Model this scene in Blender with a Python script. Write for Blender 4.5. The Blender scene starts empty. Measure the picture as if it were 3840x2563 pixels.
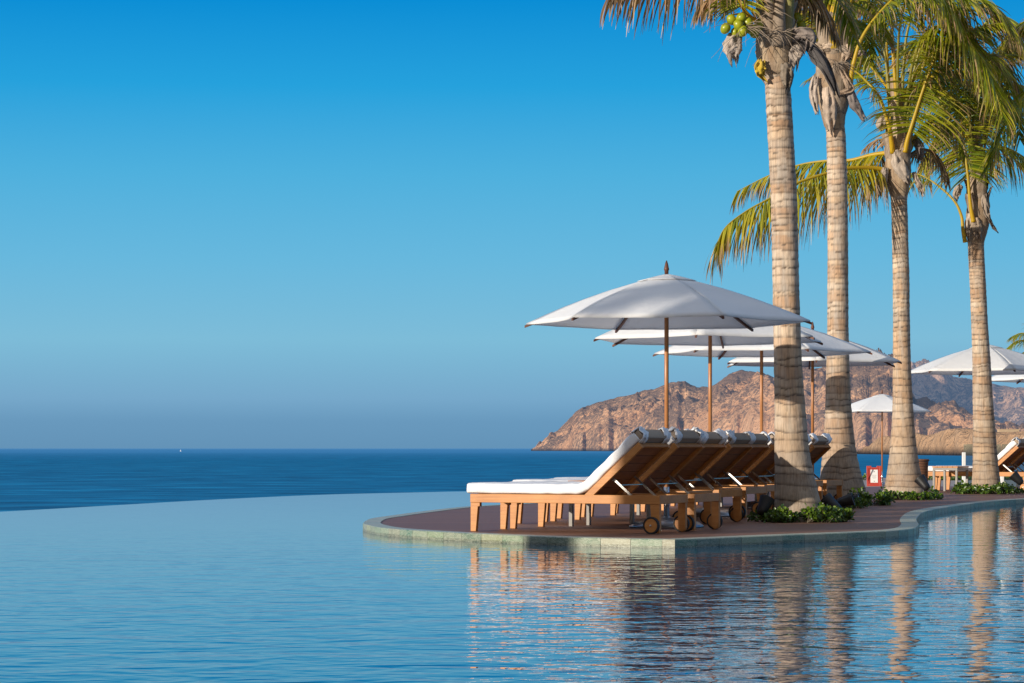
import bpy, bmesh, math, random
from mathutils import Vector, Matrix, noise
random.seed(7)
R = math.radians
scn = bpy.context.scene
COL = scn.collection
F = 9067.0          # focal length in photo pixels (85 mm on a 36 mm sensor, 3840 px wide)
EYE = 0.82          # eye height above the deck; deck top is z = 0
K = 3840/2349.0
WATER = -0.072
SEA = -6.0
SUN_AZ = R(51)      # sun is behind the camera to the left
SUN_EL = R(12.5)
SUN = Vector((-math.sin(SUN_AZ)*math.cos(SUN_EL), -math.cos(SUN_AZ)*math.cos(SUN_EL), math.sin(SUN_EL)))

def at(x, y, d):    # survey helper: picture coordinates + distance -> point in the world
    return Vector(((x*K-1920)*d/F, d, EYE+(1682-y*K)*d/F))
def s2l(r, g, b):
    f = lambda c: c/12.92 if c <= .04045 else ((c+.055)/1.055)**2.4
    return (f(r/255), f(g/255), f(b/255), 1)
def lerp(a, b, t): return a+(b-a)*t
def mixc(a, b, t): return tuple(a[i]+(b[i]-a[i])*t for i in range(3))
def clamp(x, a=0, b=1): return max(a, min(b, x))
def interp(tab, x):
    if x <= tab[0][0]: return tab[0][1]
    for (a, b), (c, d) in zip(tab, tab[1:]):
        if x <= c: return b+(d-b)*(x-a)/(c-a)
    return tab[-1][1]

# ------------------------------------------------------------------ materials
class Mat:
    def __init__(s, name):
        s.m = bpy.data.materials.new(name); s.m.use_nodes = True
        s.t = s.m.node_tree; s.t.nodes.clear()
        s.out = s.n('ShaderNodeOutputMaterial')
    def n(s, typ, props=None, **inp):
        nd = s.t.nodes.new(typ)
        for k, v in (props or {}).items(): setattr(nd, k, v)
        for k, v in inp.items():
            s.set(nd, k, v)
        return nd
    def set(s, nd, k, v):
        i = nd.inputs[int(k[1:])] if k[0] == '_' and k[1:].isdigit() else nd.inputs[k.replace('_', ' ')]
        if isinstance(v, bpy.types.NodeSocket): s.t.links.new(v, i)
        elif isinstance(v, bpy.types.Node): s.t.links.new(v.outputs[0], i)
        else: i.default_value = v
    def ramp(s, fac, stops, interp='LINEAR'):
        nd = s.t.nodes.new('ShaderNodeValToRGB'); s.t.links.new(fac, nd.inputs[0])
        cr = nd.color_ramp; cr.interpolation = interp
        while len(cr.elements) < len(stops): cr.elements.new(.5)
        for e, (p, c) in zip(cr.elements, stops):
            e.position = p; e.color = c if len(c) == 4 else (*c, 1)
        return nd.outputs[0]
    def mix(s, fac, a, b, blend='MIX'):
        nd = s.t.nodes.new('ShaderNodeMix'); nd.data_type = 'RGBA'; nd.blend_type = blend
        for i, v in ((0, fac), (6, a), (7, b)):
            if isinstance(v, bpy.types.NodeSocket): s.t.links.new(v, nd.inputs[i])
            else: nd.inputs[i].default_value = v if i == 0 else (v if len(v) == 4 else (*v, 1))
        return nd.outputs[2]
    def math(s, op, a, b=0.0, c=None):
        nd = s.t.nodes.new('ShaderNodeMath'); nd.operation = op
        for i, v in enumerate((a, b) if c is None else (a, b, c)):
            if isinstance(v, bpy.types.NodeSocket): s.t.links.new(v, nd.inputs[i])
            else: nd.inputs[i].default_value = v
        return nd.outputs[0]
    def coord(s, kind='Object', scale=(1, 1, 1), rot=(0, 0, 0)):
        tc = s.n('ShaderNodeTexCoord')
        mp = s.n('ShaderNodeMapping', Vector=tc.outputs[kind], Scale=scale, Rotation=rot)
        return mp.outputs[0]
    def pos(s, scale=(1, 1, 1), rot=(0, 0, 0)):
        g = s.n('ShaderNodeNewGeometry')
        return s.n('ShaderNodeMapping', Vector=g.outputs['Position'], Scale=scale, Rotation=rot).outputs[0]
    def noise(s, vec, scale=5., detail=4., rough=.55, dist=0.):
        return s.n('ShaderNodeTexNoise', Vector=vec, Scale=scale, Detail=detail, Roughness=rough, Distortion=dist).outputs[0]
    def bump(s, h, strength=.3, dist=.01, normal=None):
        nd = s.n('ShaderNodeBump', Height=h, Strength=strength, Distance=dist)
        if normal is not None: s.t.links.new(normal, nd.inputs['Normal'])
        return nd.outputs[0]
    def bsdf(s, col, rough=.6, normal=None, **kw):
        nd = s.n('ShaderNodeBsdfPrincipled')
        s.set(nd, 'Base Color', col if isinstance(col, bpy.types.NodeSocket) or len(col) == 4 else (*col, 1))
        s.set(nd, 'Roughness', rough)
        if normal is not None: s.set(nd, 'Normal', normal)
        for k, v in kw.items(): s.set(nd, k, v)
        return nd.outputs[0]
    def done(s, sh):
        s.t.links.new(sh, s.out.inputs[0]); return s.m

def wood(name, a, b, stretch=(2, 40, 40), rough=.5):
    k = Mat(name); v = k.coord('Object', stretch)
    n1 = k.noise(v, 1.2, 6, .6, .6); n2 = k.noise(k.coord('Object'), 3.5, 3)
    c = k.ramp(n1, [(.3, a), (.7, b)])
    c = k.mix(k.ramp(n2, [(.35, (0, 0, 0)), (.75, (.45, .45, .45))]), c, tuple(x*.55 for x in a))
    return k.done(k.bsdf(c, rough, k.bump(n1, .15, .004)))
def plain(name, col, rough=.6, var=.12, scale=25, bump=.1, **kw):
    k = Mat(name); n = k.noise(k.coord(), scale, 4)
    c = k.ramp(n, [(.25, tuple(x*(1-var) for x in col)), (.75, tuple(min(1, x*(1+var)) for x in col))])
    return k.done(k.bsdf(c, rough, k.bump(n, bump, .005), **kw))
M = {}
M['teak'] = wood('teak', (.46, .172, .036), (.60, .268, .068))
M['teak_back'] = wood('teak_back', (.25, .080, .024), (.37, .135, .042), (40, 2, 40))
M['pole_wood'] = wood('pole_wood', (.36, .14, .045), (.50, .22, .075), (40, 40, 1.5), .35)
M['rib_wood'] = wood('rib_wood', (.10, .035, .018), (.17, .06, .03))
M['steel'] = plain('steel', (.55, .56, .58), .25, .05, Metallic=.95)
M['bar_steel'] = plain('bar_steel', (.42, .40, .38), .3, .06, Metallic=.85)
M['base_steel'] = plain('base_steel', (.30, .32, .35), .3, .08, Metallic=.8)
M['grey_metal'] = plain('grey_metal', (.24, .22, .20), .5, .06)
M['rubber'] = plain('rubber', (.022, .022, .024), .7)
M['taupe'] = plain('taupe_cloth', (.36, .275, .205), .9, .08, 60)
M['black'] = plain('black_plastic', (.012, .012, .014), .45)
M['lens'] = plain('lamp_lens', (.30, .32, .34), .15)
M['red'] = plain('red_frame', (.42, .045, .03), .45)
M['paper'] = plain('paper', (.75, .74, .72), .7, .02)
M['ink'] = plain('ink', (.35, .34, .33), .7)
M['white_paint'] = plain('white_paint', (.75, .75, .73), .5, .04)
M['house_plaster'] = plain('house_plaster', (.50, .37, .24), .9, .1, .3)
M['boat_white'] = plain('boat_white', (.8, .8, .8), .5)
M['fibre'] = None

def cloth(name, trans, col=(.80, .80, .82)):
    k = Mat(name); n = k.noise(k.coord(), 7, 3, .5, .4); f = k.noise(k.coord(), 180, 2)
    nb = k.bump(f, .12, .002, k.bump(n, .35, .03))
    b = k.bsdf(col, .9, nb)
    if trans:
        t = k.n('ShaderNodeBsdfTranslucent', Color=(*col, 1), Normal=nb).outputs[0]
        b = k.n('ShaderNodeMixShader', _0=trans, _1=b, _2=t).outputs[0]
    return k.done(b)
M['towel'] = cloth('white_towel', 0)
M['canvas'] = cloth('white_canvas', .36, (.92, .92, .92))

k = Mat('deck_boards'); p = k.pos()
sep = k.n('ShaderNodeSeparateXYZ', Vector=p)
row = k.math('DIVIDE', sep.outputs[1], .14)
fr = k.math('FRACT', row); idn = k.math('FLOOR', row)
rnd = k.n('ShaderNodeTexWhiteNoise', {'noise_dimensions': '1D'}, W=idn).outputs[0]
gr = k.noise(k.pos((3, 60, 1)), 1, 5)
c = k.ramp(rnd, [(0, (.13, .050, .026)), (1, (.215, .092, .050))])
c = k.mix(k.ramp(gr, [(.3, (0, 0, 0)), (.7, (.5, .5, .5))]), c, (.25, .125, .075))
gap = k.ramp(fr, [(0, (0, 0, 0)), (.06, (1, 1, 1))])
c = k.mix(gap, (.02, .012, .01), c)
M['deck'] = k.done(k.bsdf(c, .55, k.bump(k.math('ADD', gr, gap), .25, .006)))

k = Mat('coping_stone')
va = k.n('ShaderNodeVertexColor', {'layer_name': 'Col'}).outputs[0]
n = k.noise(k.pos((1, 1, 3)), 5, 6, .65, 1.2); v2 = k.noise(k.pos((2, 2, 9)), 9, 5, .6, 2.)
c = k.mix(k.ramp(n, [(.35, (0, 0, 0)), (.7, (.45, .45, .45))]), va, (.42, .41, .30))
c = k.mix(k.ramp(v2, [(.50, (0, 0, 0)), (.555, (.75, .75, .75)), (.61, (0, 0, 0))]), c, (.50, .53, .42))
M['coping'] = k.done(k.bsdf(c, .45, k.bump(v2, .3, .01)))

# pool water: deep blue body under a rippled surface
k = Mat('pool_water')
g = k.pos()
big = k.noise(k.pos((.13, .10, 1)), 1, 2)
side = k.n('ShaderNodeSeparateXYZ', Vector=g)
# ripple strength: calm near the far edge on the left, livelier on the right
act = k.n('ShaderNodeMapRange', Value=side.outputs[0], From_Min=-6., From_Max=5., To_Min=.60, To_Max=1.0).outputs[0]
far = k.n('ShaderNodeMapRange', Value=side.outputs[1], From_Min=9., From_Max=27., To_Min=1.15, To_Max=.24).outputs[0]
amp = k.math('MULTIPLY', k.math('MULTIPLY', act, far), k.math('ADD', k.math('MULTIPLY', big, .9), .5))
r1 = k.noise(k.pos((1.0, 1.5, 1), (0, 0, R(-14))), 2.4, 2, .45, .4)
r2 = k.noise(k.pos((3.0, 4.2, 1), (0, 0, R(18))), 1.9, 2, .5, .3)
h = k.math('ADD', k.math('MULTIPLY', r1, 1.0), k.math('MULTIPLY', r2, .38))
dv = k.n('ShaderNodeVectorMath', {'operation': 'DISTANCE'}, _0=g, _1=(3.3, 15.4, WATER)).outputs['Value']
ring = k.n('ShaderNodeMapRange', Value=dv, From_Min=.2, From_Max=1.3, To_Min=1.6, To_Max=0.).outputs[0]
h = k.math('MULTIPLY', h, k.math('ADD', amp, ring))
nb = k.bump(h, 1., .0145)
M['water'] = k.done(k.bsdf((.000, .062, .135), .008, nb, IOR=1.52))

k = Mat('sea_water')
g = k.pos(); sp = k.n('ShaderNodeSeparateXYZ', Vector=g)
w1 = k.noise(k.pos((.05, .075, 1)), 1, 8, .70, .3); w2 = k.noise(k.pos((.0014, .011, 1)), 1, 4, .6)
c = k.ramp(w1, [(.34, (.000, .045, .105)), (.50, (.001, .085, .19)), (.66, (.005, .15, .30))])
c = k.mix(k.ramp(w2, [(.45, (0, 0, 0)), (.75, (.35, .35, .35))]), c, (.004, .12, .24))
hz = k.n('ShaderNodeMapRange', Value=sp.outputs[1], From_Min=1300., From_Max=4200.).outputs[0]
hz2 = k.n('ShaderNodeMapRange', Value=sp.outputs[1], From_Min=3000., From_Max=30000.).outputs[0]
c = k.mix(k.math('MULTIPLY', hz, .75), c, (.035, .165, .34))  # distance haze painted into the sea colour
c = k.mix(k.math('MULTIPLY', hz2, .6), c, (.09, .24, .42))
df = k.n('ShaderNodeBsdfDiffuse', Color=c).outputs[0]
em = k.n('ShaderNodeEmission', Color=c, Strength=.5).outputs[0]  # sea colour also glows faintly by itself
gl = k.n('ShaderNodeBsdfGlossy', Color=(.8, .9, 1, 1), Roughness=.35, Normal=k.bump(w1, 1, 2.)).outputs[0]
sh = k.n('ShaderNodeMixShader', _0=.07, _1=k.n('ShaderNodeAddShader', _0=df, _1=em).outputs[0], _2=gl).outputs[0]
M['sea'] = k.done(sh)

def hillmat(name, rock, rock2, scrub, dens, haze, up=0.):
    k = Mat(name)
    a = k.noise(k.pos(), .0045, 6, .6, .8); b = k.noise(k.pos(), .03, 6, .7); s = k.noise(k.pos(), .085, 3, .7)
    c = k.ramp(a, [(.35, rock), (.65, rock2)])
    c = k.mix(k.ramp(b, [(.40, (.65, .65, .65)), (.62, (0, 0, 0))]), c, tuple(x*.68 for x in rock))
    zz = k.n('ShaderNodeSeparateXYZ', Vector=k.pos()).outputs[2]
    m = k.math('ADD', k.math('ADD', k.math('MULTIPLY', s, .7), k.math('MULTIPLY', k.noise(k.pos(), .0035, 3), .6)), k.math('MULTIPLY', zz, up))
    c = k.mix(k.ramp(m, [(dens-.05, (0, 0, 0)), (dens+.05, (.85, .85, .85))]), c, scrub)
    z = k.n('ShaderNodeSeparateXYZ', Vector=k.pos()).outputs[2]
    wet = k.n('ShaderNodeMapRange', Value=z, From_Min=SEA+1, From_Max=SEA+9).outputs[0]
    c = k.mix(wet, (.035, .028, .024), c)
    h = k.math('ADD', k.math('MULTIPLY', b, 1.), k.math('MULTIPLY', s, .35))
    sh = k.bsdf(c, .95, k.bump(h, 1., 26.), Specular_IOR_Level=0.)
    em = k.n('ShaderNodeEmission', Color=(.10, .20, .36, 1), Strength=haze).outputs[0]  # bluish haze and shade tint painted onto the rock as a faint glow
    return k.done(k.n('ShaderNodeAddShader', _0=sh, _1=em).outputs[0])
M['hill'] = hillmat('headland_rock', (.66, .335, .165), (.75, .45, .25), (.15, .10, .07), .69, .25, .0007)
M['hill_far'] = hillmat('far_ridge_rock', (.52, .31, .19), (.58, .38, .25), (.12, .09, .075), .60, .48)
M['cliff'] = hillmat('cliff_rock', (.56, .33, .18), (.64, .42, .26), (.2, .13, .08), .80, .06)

def vcol(name, rough, transl=0., fib=None, bumpd=.004, gain=1.):
    k = Mat(name); va = k.n('ShaderNodeVertexColor', {'layer_name': 'Col'}).outputs[0]
    nb = None; c = va
    if fib:
        n = k.noise(k.coord('Object', fib), 1, 6, .65, .3)
        n2 = k.noise(k.coord('Object'), 5, 4)
        c = k.mix(k.ramp(n, [(.33, (.75, .75, .75)), (.55, (0, 0, 0))]), c, k.mix(.62, va, (.03, .02, .012)))
        c = k.mix(k.ramp(n2, [(.4, (0, 0, 0)), (.75, (.4, .4, .4))]), c, k.mix(.5, va, (.45, .42, .38)))
        nb = k.bump(n, .6, bumpd)
    b = k.bsdf(c, rough, nb)
    if transl:
        t = k.n('ShaderNodeBsdfTranslucent', Color=k.mix(1., c, (1.5, 1.45, .7, 1), 'MULTIPLY')).outputs[0]
        b = k.n('ShaderNodeMixShader', _0=transl, _1=b, _2=t).outputs[0]
    return k.done(b)
M['trunk'] = vcol('palm_bark', .9, 0, (55, 55, 2.2), .012)
M['fibre'] = vcol('palm_fibre', .9, .12, (50, 50, 4), .006)
M['leaf'] = vcol('palm_leaflet', .42, .28)
M['shrub_leaf'] = vcol('shrub_leaf', .35, .25)
k = Mat('coconut_skin'); n = k.noise(k.coord(), 14, 3)
M['coconut'] = k.done(k.bsdf(k.ramp(n, [(.3, (.22, .27, .008)), (.7, (.38, .38, .015))]), .35))
k = Mat('glass_panel')
gl = k.n('ShaderNodeBsdfGlossy', Color=(.9, .95, 1, 1), Roughness=.03).outputs[0]
tr = k.n('ShaderNodeBsdfTransparent', Color=(.80, .90, .90, 1)).outputs[0]
M['glass'] = k.done(k.n('ShaderNodeMixShader', _0=.12, _1=tr, _2=gl).outputs[0])
k = Mat('wicker'); v = k.coord()
w = k.n('ShaderNodeTexWave', {'wave_type': 'BANDS', 'bands_direction': 'Z'}, Vector=v, Scale=11., Distortion=1.5, Detail=2.).outputs[0]
M['wicker'] = k.done(k.bsdf(k.ramp(w, [(.1, (.05, .022, .012)), (.8, (.24, .11, .06))]), .7, k.bump(w, .8, .01)))
k = Mat('terrace_paving'); n = k.noise(k.pos(), 2, 5)
M['terrace'] = k.done(k.bsdf(k.ramp(n, [(.3, (.26, .22, .20)), (.7, (.36, .31, .28))]), .8))
k = Mat('hedge_ground'); n = k.noise(k.pos(), 6, 5)
M['foam'] = plain('sea_foam', (.7, .72, .74), .9, .1, .05)

# ------------------------------------------------------------------ mesh builder
class MB:
    def __init__(s): s.v = []; s.f = []; s.c = []; s.mi = []
    def add(s, verts, faces, col=(1, 1, 1), mi=0):
        o = len(s.v); s.v += [tuple(v) for v in verts]
        if isinstance(col, list): s.c += col
        else: s.c += [col]*len(verts)
        s.f += [tuple(i+o for i in f) for f in faces]; s.mi += [mi]*len(faces)
    def box(s, x0, x1, y0, y1, z0, z1, col=(1, 1, 1), mi=0, mat=None):
        v = [Vector(p) for p in ((x0, y0, z0), (x1, y0, z0), (x1, y1, z0), (x0, y1, z0), (x0, y0, z1), (x1, y0, z1), (x1, y1, z1), (x0, y1, z1))]
        if mat: v = [mat @ p for p in v]
        s.add(v, [(0, 3, 2, 1), (4, 5, 6, 7), (0, 1, 5, 4), (1, 2, 6, 5), (2, 3, 7, 6), (3, 0, 4, 7)], col, mi)
    def tube(s, pts, rad, n=10, col=(1, 1, 1), mi=0, cap=True):
        pts = [Vector(p) for p in pts]; vs = []; fs = []; cs = []
        if not isinstance(rad, (list, tuple)): rad = [rad]*len(pts)
        ref = None
        for i, p in enumerate(pts):
            t = (pts[min(i+1, len(pts)-1)]-pts[max(i-1, 0)]).normalized()
            if ref is None:
                ref = t.orthogonal().normalized()
            ref = (ref-t*ref.dot(t)).normalized(); b = t.cross(ref)
            for j in range(n):
                a = 2*math.pi*j/n
                vs.append(p+(ref*math.cos(a)+b*math.sin(a))*rad[i])
                cs.append(col[i] if isinstance(col, list) else col)
        for i in range(len(pts)-1):
            for j in range(n):
                a = i*n+j; b2 = i*n+(j+1) % n
                fs.append((a, b2, b2+n, a+n))
        if cap:
            fs.append(tuple(reversed(range(n)))); fs.append(tuple(range((len(pts)-1)*n, len(pts)*n)))
        s.add(vs, fs, cs, mi)
    def lathe(s, prof, n=24, c=(0, 0, 0), col=(1, 1, 1), mi=0, mat=None, cap=True):
        vs = []; fs = []
        for r, z in prof:
            for j in range(n):
                a = 2*math.pi*j/n; p = Vector((c[0]+r*math.cos(a), c[1]+r*math.sin(a), c[2]+z))
                vs.append(mat @ p if mat else p)
        for i in range(len(prof)-1):
            for j in range(n):
                fs.append((i*n+j, i*n+(j+1) % n, (i+1)*n+(j+1) % n, (i+1)*n+j))
        if cap: fs.append(tuple(reversed(range(n)))); fs.append(tuple(range((len(prof)-1)*n, len(prof)*n)))
        s.add(vs, fs, col, mi)
    def prism(s, poly, y0, y1, col=(1, 1, 1), mi=0):    # poly in (x,z), extruded along y
        n = len(poly); v = [(p[0], y0, p[1]) for p in poly]+[(p[0], y1, p[1]) for p in poly]
        f = [tuple(range(n)), tuple(reversed(range(n, 2*n)))]
        f += [(i, i+n, (i+1) % n+n, (i+1) % n) for i in range(n)]
        s.add(v, f, col, mi)
    def build(s, name, mats, parent=None, smooth=False, bevel=0, org=None):
        me = bpy.data.meshes.new(name)
        vs = s.v if org is None else [(v[0]-org[0], v[1]-org[1], v[2]-org[2]) for v in s.v]
        me.from_pydata(vs, [], s.f)
        ca = me.color_attributes.new('Col', 'FLOAT_COLOR', 'POINT')
        ca.data.foreach_set('color', [x for c in s.c for x in (c[0], c[1], c[2], 1)])
        me.polygons.foreach_set('material_index', s.mi)
        for m in (mats if isinstance(mats, list) else [mats]): me.materials.append(m)
        bm = bmesh.new(); bm.from_mesh(me)
        bmesh.ops.recalc_face_normals(bm, faces=bm.faces) if not getattr(s, 'open', False) else None
        bm.to_mesh(me); bm.free()
        if smooth: me.polygons.foreach_set('use_smooth', [True]*len(me.polygons))
        o = bpy.data.objects.new(name, me); COL.objects.link(o)
        if bevel:
            b = o.modifiers.new('bevel', 'BEVEL'); b.width = bevel; b.segments = 2; b.limit_method = 'ANGLE'
        if org is not None: o.location = org
        if parent: o.parent = parent; o.location = (0, 0, 0) if org is None else o.location
        return o
def tag(o, label=None, cat=None, group=None, kind=None):
    if label: o['label'] = label
    if cat: o['category'] = cat
    if group: o['group'] = group
    if kind: o['kind'] = kind
    return o
def thing(name, label, cat, loc=(0, 0, 0), rz=0, group=None):
    o = bpy.data.objects.new(name, None); COL.objects.link(o); o.empty_display_size = .2
    o.location = loc; o.rotation_euler = (0, 0, rz)
    return tag(o, label, cat, group)
def dup(o, parent=None):
    c = o.copy(); COL.objects.link(c); c.parent = parent
    for ch in list(o.children): dup(ch, c)
    return c
def place(root, loc, rz, label, group=None):
    root.location = loc; root.rotation_euler = (0, 0, rz); root['label'] = label
    if group: root['group'] = group
    return root
def catmull(pts, n):
    P = [Vector(p) for p in pts]; P = [P[0]*2-P[1]]+P+[P[-1]*2-P[-2]]; out = []
    segs = len(P)-3
    for i in range(n):
        u = i/(n-1)*segs; j = min(int(u), segs-1); t = u-j
        a, b, c, d = P[j:j+4]
        out.append(.5*((2*b)+(c-a)*t+(2*a-5*b+4*c-d)*t*t+(3*b-a-3*c+d)*t**3))
    return out

# ------------------------------------------------------------------ setting
OUT = [(-1.65, 27.0), (-1.60, 26.1), (-1.36, 24.87), (-1.016, 24.06), (-.57, 23.35), (-.126, 22.8), (.36, 22.28), (.904, 21.86), (1.454, 21.58)]
OUT2 = [(1.454, 21.58), (2.1, 22.25), (2.8, 22.95), (3.35, 23.45), (3.75, 23.9), (4.08, 24.6), (4.36, 25.9), (4.62, 27.6), (4.95, 29.4), (5.31, 31.1), (5.83, 32.9), (6.41, 34.6), (7.1, 36.5), (7.65, 37.8), (8.2, 38.8), (9.6, 40.6), (12, 42.6), (16, 44.5)]
FARE = [(6.0, 50), (4.5, 46), (3, 42.5), (1.6, 39.5), (.6, 37), (-.1, 35.2), (-.67, 33.8), (-1.18, 31.2), (-1.49, 29.2), (-1.64, 28.1), (-1.65, 27.0)]
def path2(pts, step):
    c = catmull([(p[0], p[1], 0) for p in pts], 400); out = [c[0]]; acc = 0
    for a, b in zip(c, c[1:]):
        acc += (b-a).length
        if acc >= step: out.append(b); acc = 0
    if (out[-1]-c[-1]).length < step*.4: out[-1] = c[-1]
    else: out.append(c[-1])
    return out
def offset(pts, w):   # to the left of travel (inside of the deck)
    res = []
    for i, p in enumerate(pts):
        t = (pts[min(i+1, len(pts)-1)]-pts[max(i-1, 0)]).normalized()
        res.append(p+Vector((-t.y, t.x, 0))*w)
    return res
CW = .19
segA = path2(OUT, .30); segB = path2(OUT2, .30); segC = path2(FARE, .30)
inA, inB, inC = offset(segA, CW), offset(segB, CW), offset(segC, CW)
# mitre the pointed corner
inA[-1] = inB[0] = segA[-1]+Vector((-.02, .27, 0)); inC[-1] = inA[0] = segA[0]+Vector((CW, .02, 0))
mb = MB(); mb.open = True
for segs, ins in ((segA, inA), (segB, inB), (segC, inC)):
    for i in range(len(segs)-1):
        a, b, c, d = segs[i], segs[i+1], ins[i+1], ins[i]
        t = random.random()
        g = mixc((.085, .155, .11), (.20, .265, .185), t)
        if random.random() < .25: g = mixc(g, (.40, .33, .22), .5)
        g = tuple(x*random.uniform(.9, 1.12) for x in g)
        e = (b-a)*.006
        z1 = .006
        for q0, q1, z in ((a+e, b-e, 0),):
            dk_ = tuple(x*.42 for x in g); zm = WATER+random.uniform(.012, .022)
            mb.add([(q0.x, q0.y, -.6), (q1.x, q1.y, -.6), (q1.x, q1.y, zm), (q0.x, q0.y, zm), (q1.x, q1.y, zm+.008), (q0.x, q0.y, zm+.008), (q1.x, q1.y, z1-.008), (q0.x, q0.y, z1-.008)], [(0, 1, 2, 3), (3, 2, 4, 5), (5, 4, 6, 7)], [dk_]*4+[g]*4)
            nn = (d-a).normalized()*.008
            mb.add([(q0.x, q0.y, z1-.008), (q1.x, q1.y, z1-.008), (q1.x+nn.x, q1.y+nn.y, z1), (q0.x+nn.x, q0.y+nn.y, z1)], [(0, 1, 2, 3)], g)
            tp = mixc(g, (.42, .42, .36), .6)
            c2, d2 = c-e, d+e
            mb.add([(q0.x+nn.x, q0.y+nn.y, z1), (q1.x+nn.x, q1.y+nn.y, z1), (c2.x, c2.y, z1), (d2.x, d2.y, z1)], [(0, 1, 2, 3)], tp)
            mb.add([(c2.x, c2.y, z1), (d2.x, d2.y, z1), (d2.x, d2.y, -.05), (c2.x, c2.y, -.05)], [(0, 1, 2, 3)], tp)
        # grout behind the joints
        mb.add([(b.x+.003, b.y+.004, -.6), (b.x+.003, b.y+.004, z1-.004), (c.x, c.y, z1-.004), (c.x, c.y, -.6)], [(0, 1, 2, 3)], (.30, .31, .25))
        gi = (d-a).normalized()*.006; gj = (c-b).normalized()*.006
        mb.add([(a.x+gi.x, a.y+gi.y, -.6), (b.x+gj.x, b.y+gj.y, -.6), (b.x+gj.x, b.y+gj.y, z1-.012), (a.x+gi.x, a.y+gi.y, z1-.012), (c.x, c.y, z1-.005), (d.x, d.y, z1-.005)], [(0, 1, 2, 3), (3, 2, 4, 5)], (.30, .31, .25))
tag(mb.build('pool_coping', M['coping']), 'pale green stone coping along the deck edge', 'coping', kind='structure')

def sheet(name, pts, z, mat, kind='structure'):
    bm = bmesh.new()
    vs = [bm.verts.new((p[0], p[1], z)) for p in pts]
    f = bm.faces.new(vs); f.normal_update()
    if f.normal.z < 0: f.normal_flip()
    bmesh.ops.triangulate(bm, faces=[f])
    me = bpy.data.meshes.new(name); bm.to_mesh(me); bm.free(); me.materials.append(mat)
    o = bpy.data.objects.new(name, me); COL.objects.link(o); o['kind'] = kind
    return o
dk = [(p.x, p.y) for p in inA[:-1]]+[(p.x, p.y) for p in inB]+[(18, 46), (20, 53), (8, 52), (6.2, 50.2)]+[(p.x, p.y) for p in inC[:-1]]
sheet('deck', dk, 0, M['deck'])
mb = MB()
mb.box(6.2, 20, 52.2, 52.5, -1.2, -.004); mb.build('deck_edge_wall', M['terrace'])['kind'] = 'structure'
sheet('terrace', [(-2, 51.5), (24, 51.5), (40, 108), (5, 108), (3, 80)], -.5, M['terrace'])
# pool
edge = catmull([(-12, 4, 0), (-11.3, 14, 0), (-10, 23, 0), (-8.6, 29.5, 0), (-7.2, 34.0, 0), (-6.29, 37.6, 0), (-5.16, 42.1, 0), (-3.63, 46.5, 0), (-2.06, 48.75, 0), (-1, 50.0, 0), (1, 51.0, 0), (3.5, 51.3, 0), (6.0, 51.2, 0)], 60)
# a pool surface sheet fine enough to ripple
sheet('pool_water', [(-12, -8)]+[(p.x, p.y) for p in edge]+[(20, 50), (20, -8)], WATER, M['water'])
mb = MB(); mb.open = True
for a, b in zip(edge, edge[1:]):
    t = (b-a).normalized(); n = Vector((-t.y, t.x, 0))*.12
    mb.add([(a.x, a.y, WATER-.002), (b.x, b.y, WATER-.002), (b.x+n.x, b.y+n.y, WATER-.05), (a.x+n.x, a.y+n.y, WATER-.05), (b.x+n.x, b.y+n.y, SEA), (a.x+n.x, a.y+n.y, SEA)], [(0, 1, 2, 3), (3, 2, 4, 5)], (.2, .24, .24))
mb.build('pool_edge_wall', M['coping'])['kind'] = 'structure'
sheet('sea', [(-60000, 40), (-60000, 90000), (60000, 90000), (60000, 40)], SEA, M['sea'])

# headland: profile heights surveyed from the picture, slopes and gullies from noise
def fbm(x, y, z, o=5):
    return noise.fractal(Vector((x, y, z)), 1.0, 2.1, o)
def ridged(x, y, z, o=5):
    return noise.ridged_multi_fractal(Vector((x, y, z)), .9, 2.1, o, 1.0, 2.0)
def terrain(name, sky, df, depth, x0, x1, nx, nt, mat, shape, seed, rough=1., gul=22, fine=15, bay=90):
    mb = MB(); mb.open = True; vs = []; fs = []
    for i in range(nx):
        px = lerp(x0, x1, i/(nx-1)); d0 = interp(df, px)+bay*fbm(px/30., seed, 1.5, 2); dep = interp(depth, px)
        ys = interp(sky, px); dr = d0+dep
        top = max(EYE+(1029-ys)*K*dr/F-SEA, .5)
        for j in range(nt):
            t = j/(nt-1)*1.5
            d = d0+dep*t
            w = at(px, 1029, d)
            g = shape(t) if t <= 1 else max(0, 1-(t-1)*1.6)
            e = clamp(t*5)*(1 if t <= 1 else .6)
            fb0 = fbm(w.x/160, w.y/160, seed+1, 3); nx_ = w.x/330+seed; ny_ = w.y/330; gu = ridged(w.x/70+fb0*.6, w.y/420, seed+6, 3)-1.1; sm = ridged(w.x/105, w.y/105, seed+2, 4)-1.1
            rg = ridged(nx_, ny_, seed, 6)-1.1
            fb = fbm(w.x/130, w.y/130, seed, 5)
            fd = clamp((1.0-t)*3, 0.12, 1) if t <= 1 else .12
            h = top*g+(rg*.30*top*fd+fb*.16*top*max(fd, .25)*rough+(sm*fine+gu*gul*clamp(t*2))*(max(fd, .07) if t < .95 else .02))*e*min(1, g*1.6)
            if t < .06: h = min(h, top*g)
            vs.append((w.x, w.y, SEA+max(h, -2 if j == 0 else .2)))
    for i in range(nx-1):
        for j in range(nt-1):
            a = i*nt+j; fs.append((a, a+nt, a+nt+1, a+1))
    mb.add(vs, fs)
    o = mb.build(name, mat, smooth=True); o['kind'] = 'structure'
    return o
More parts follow.
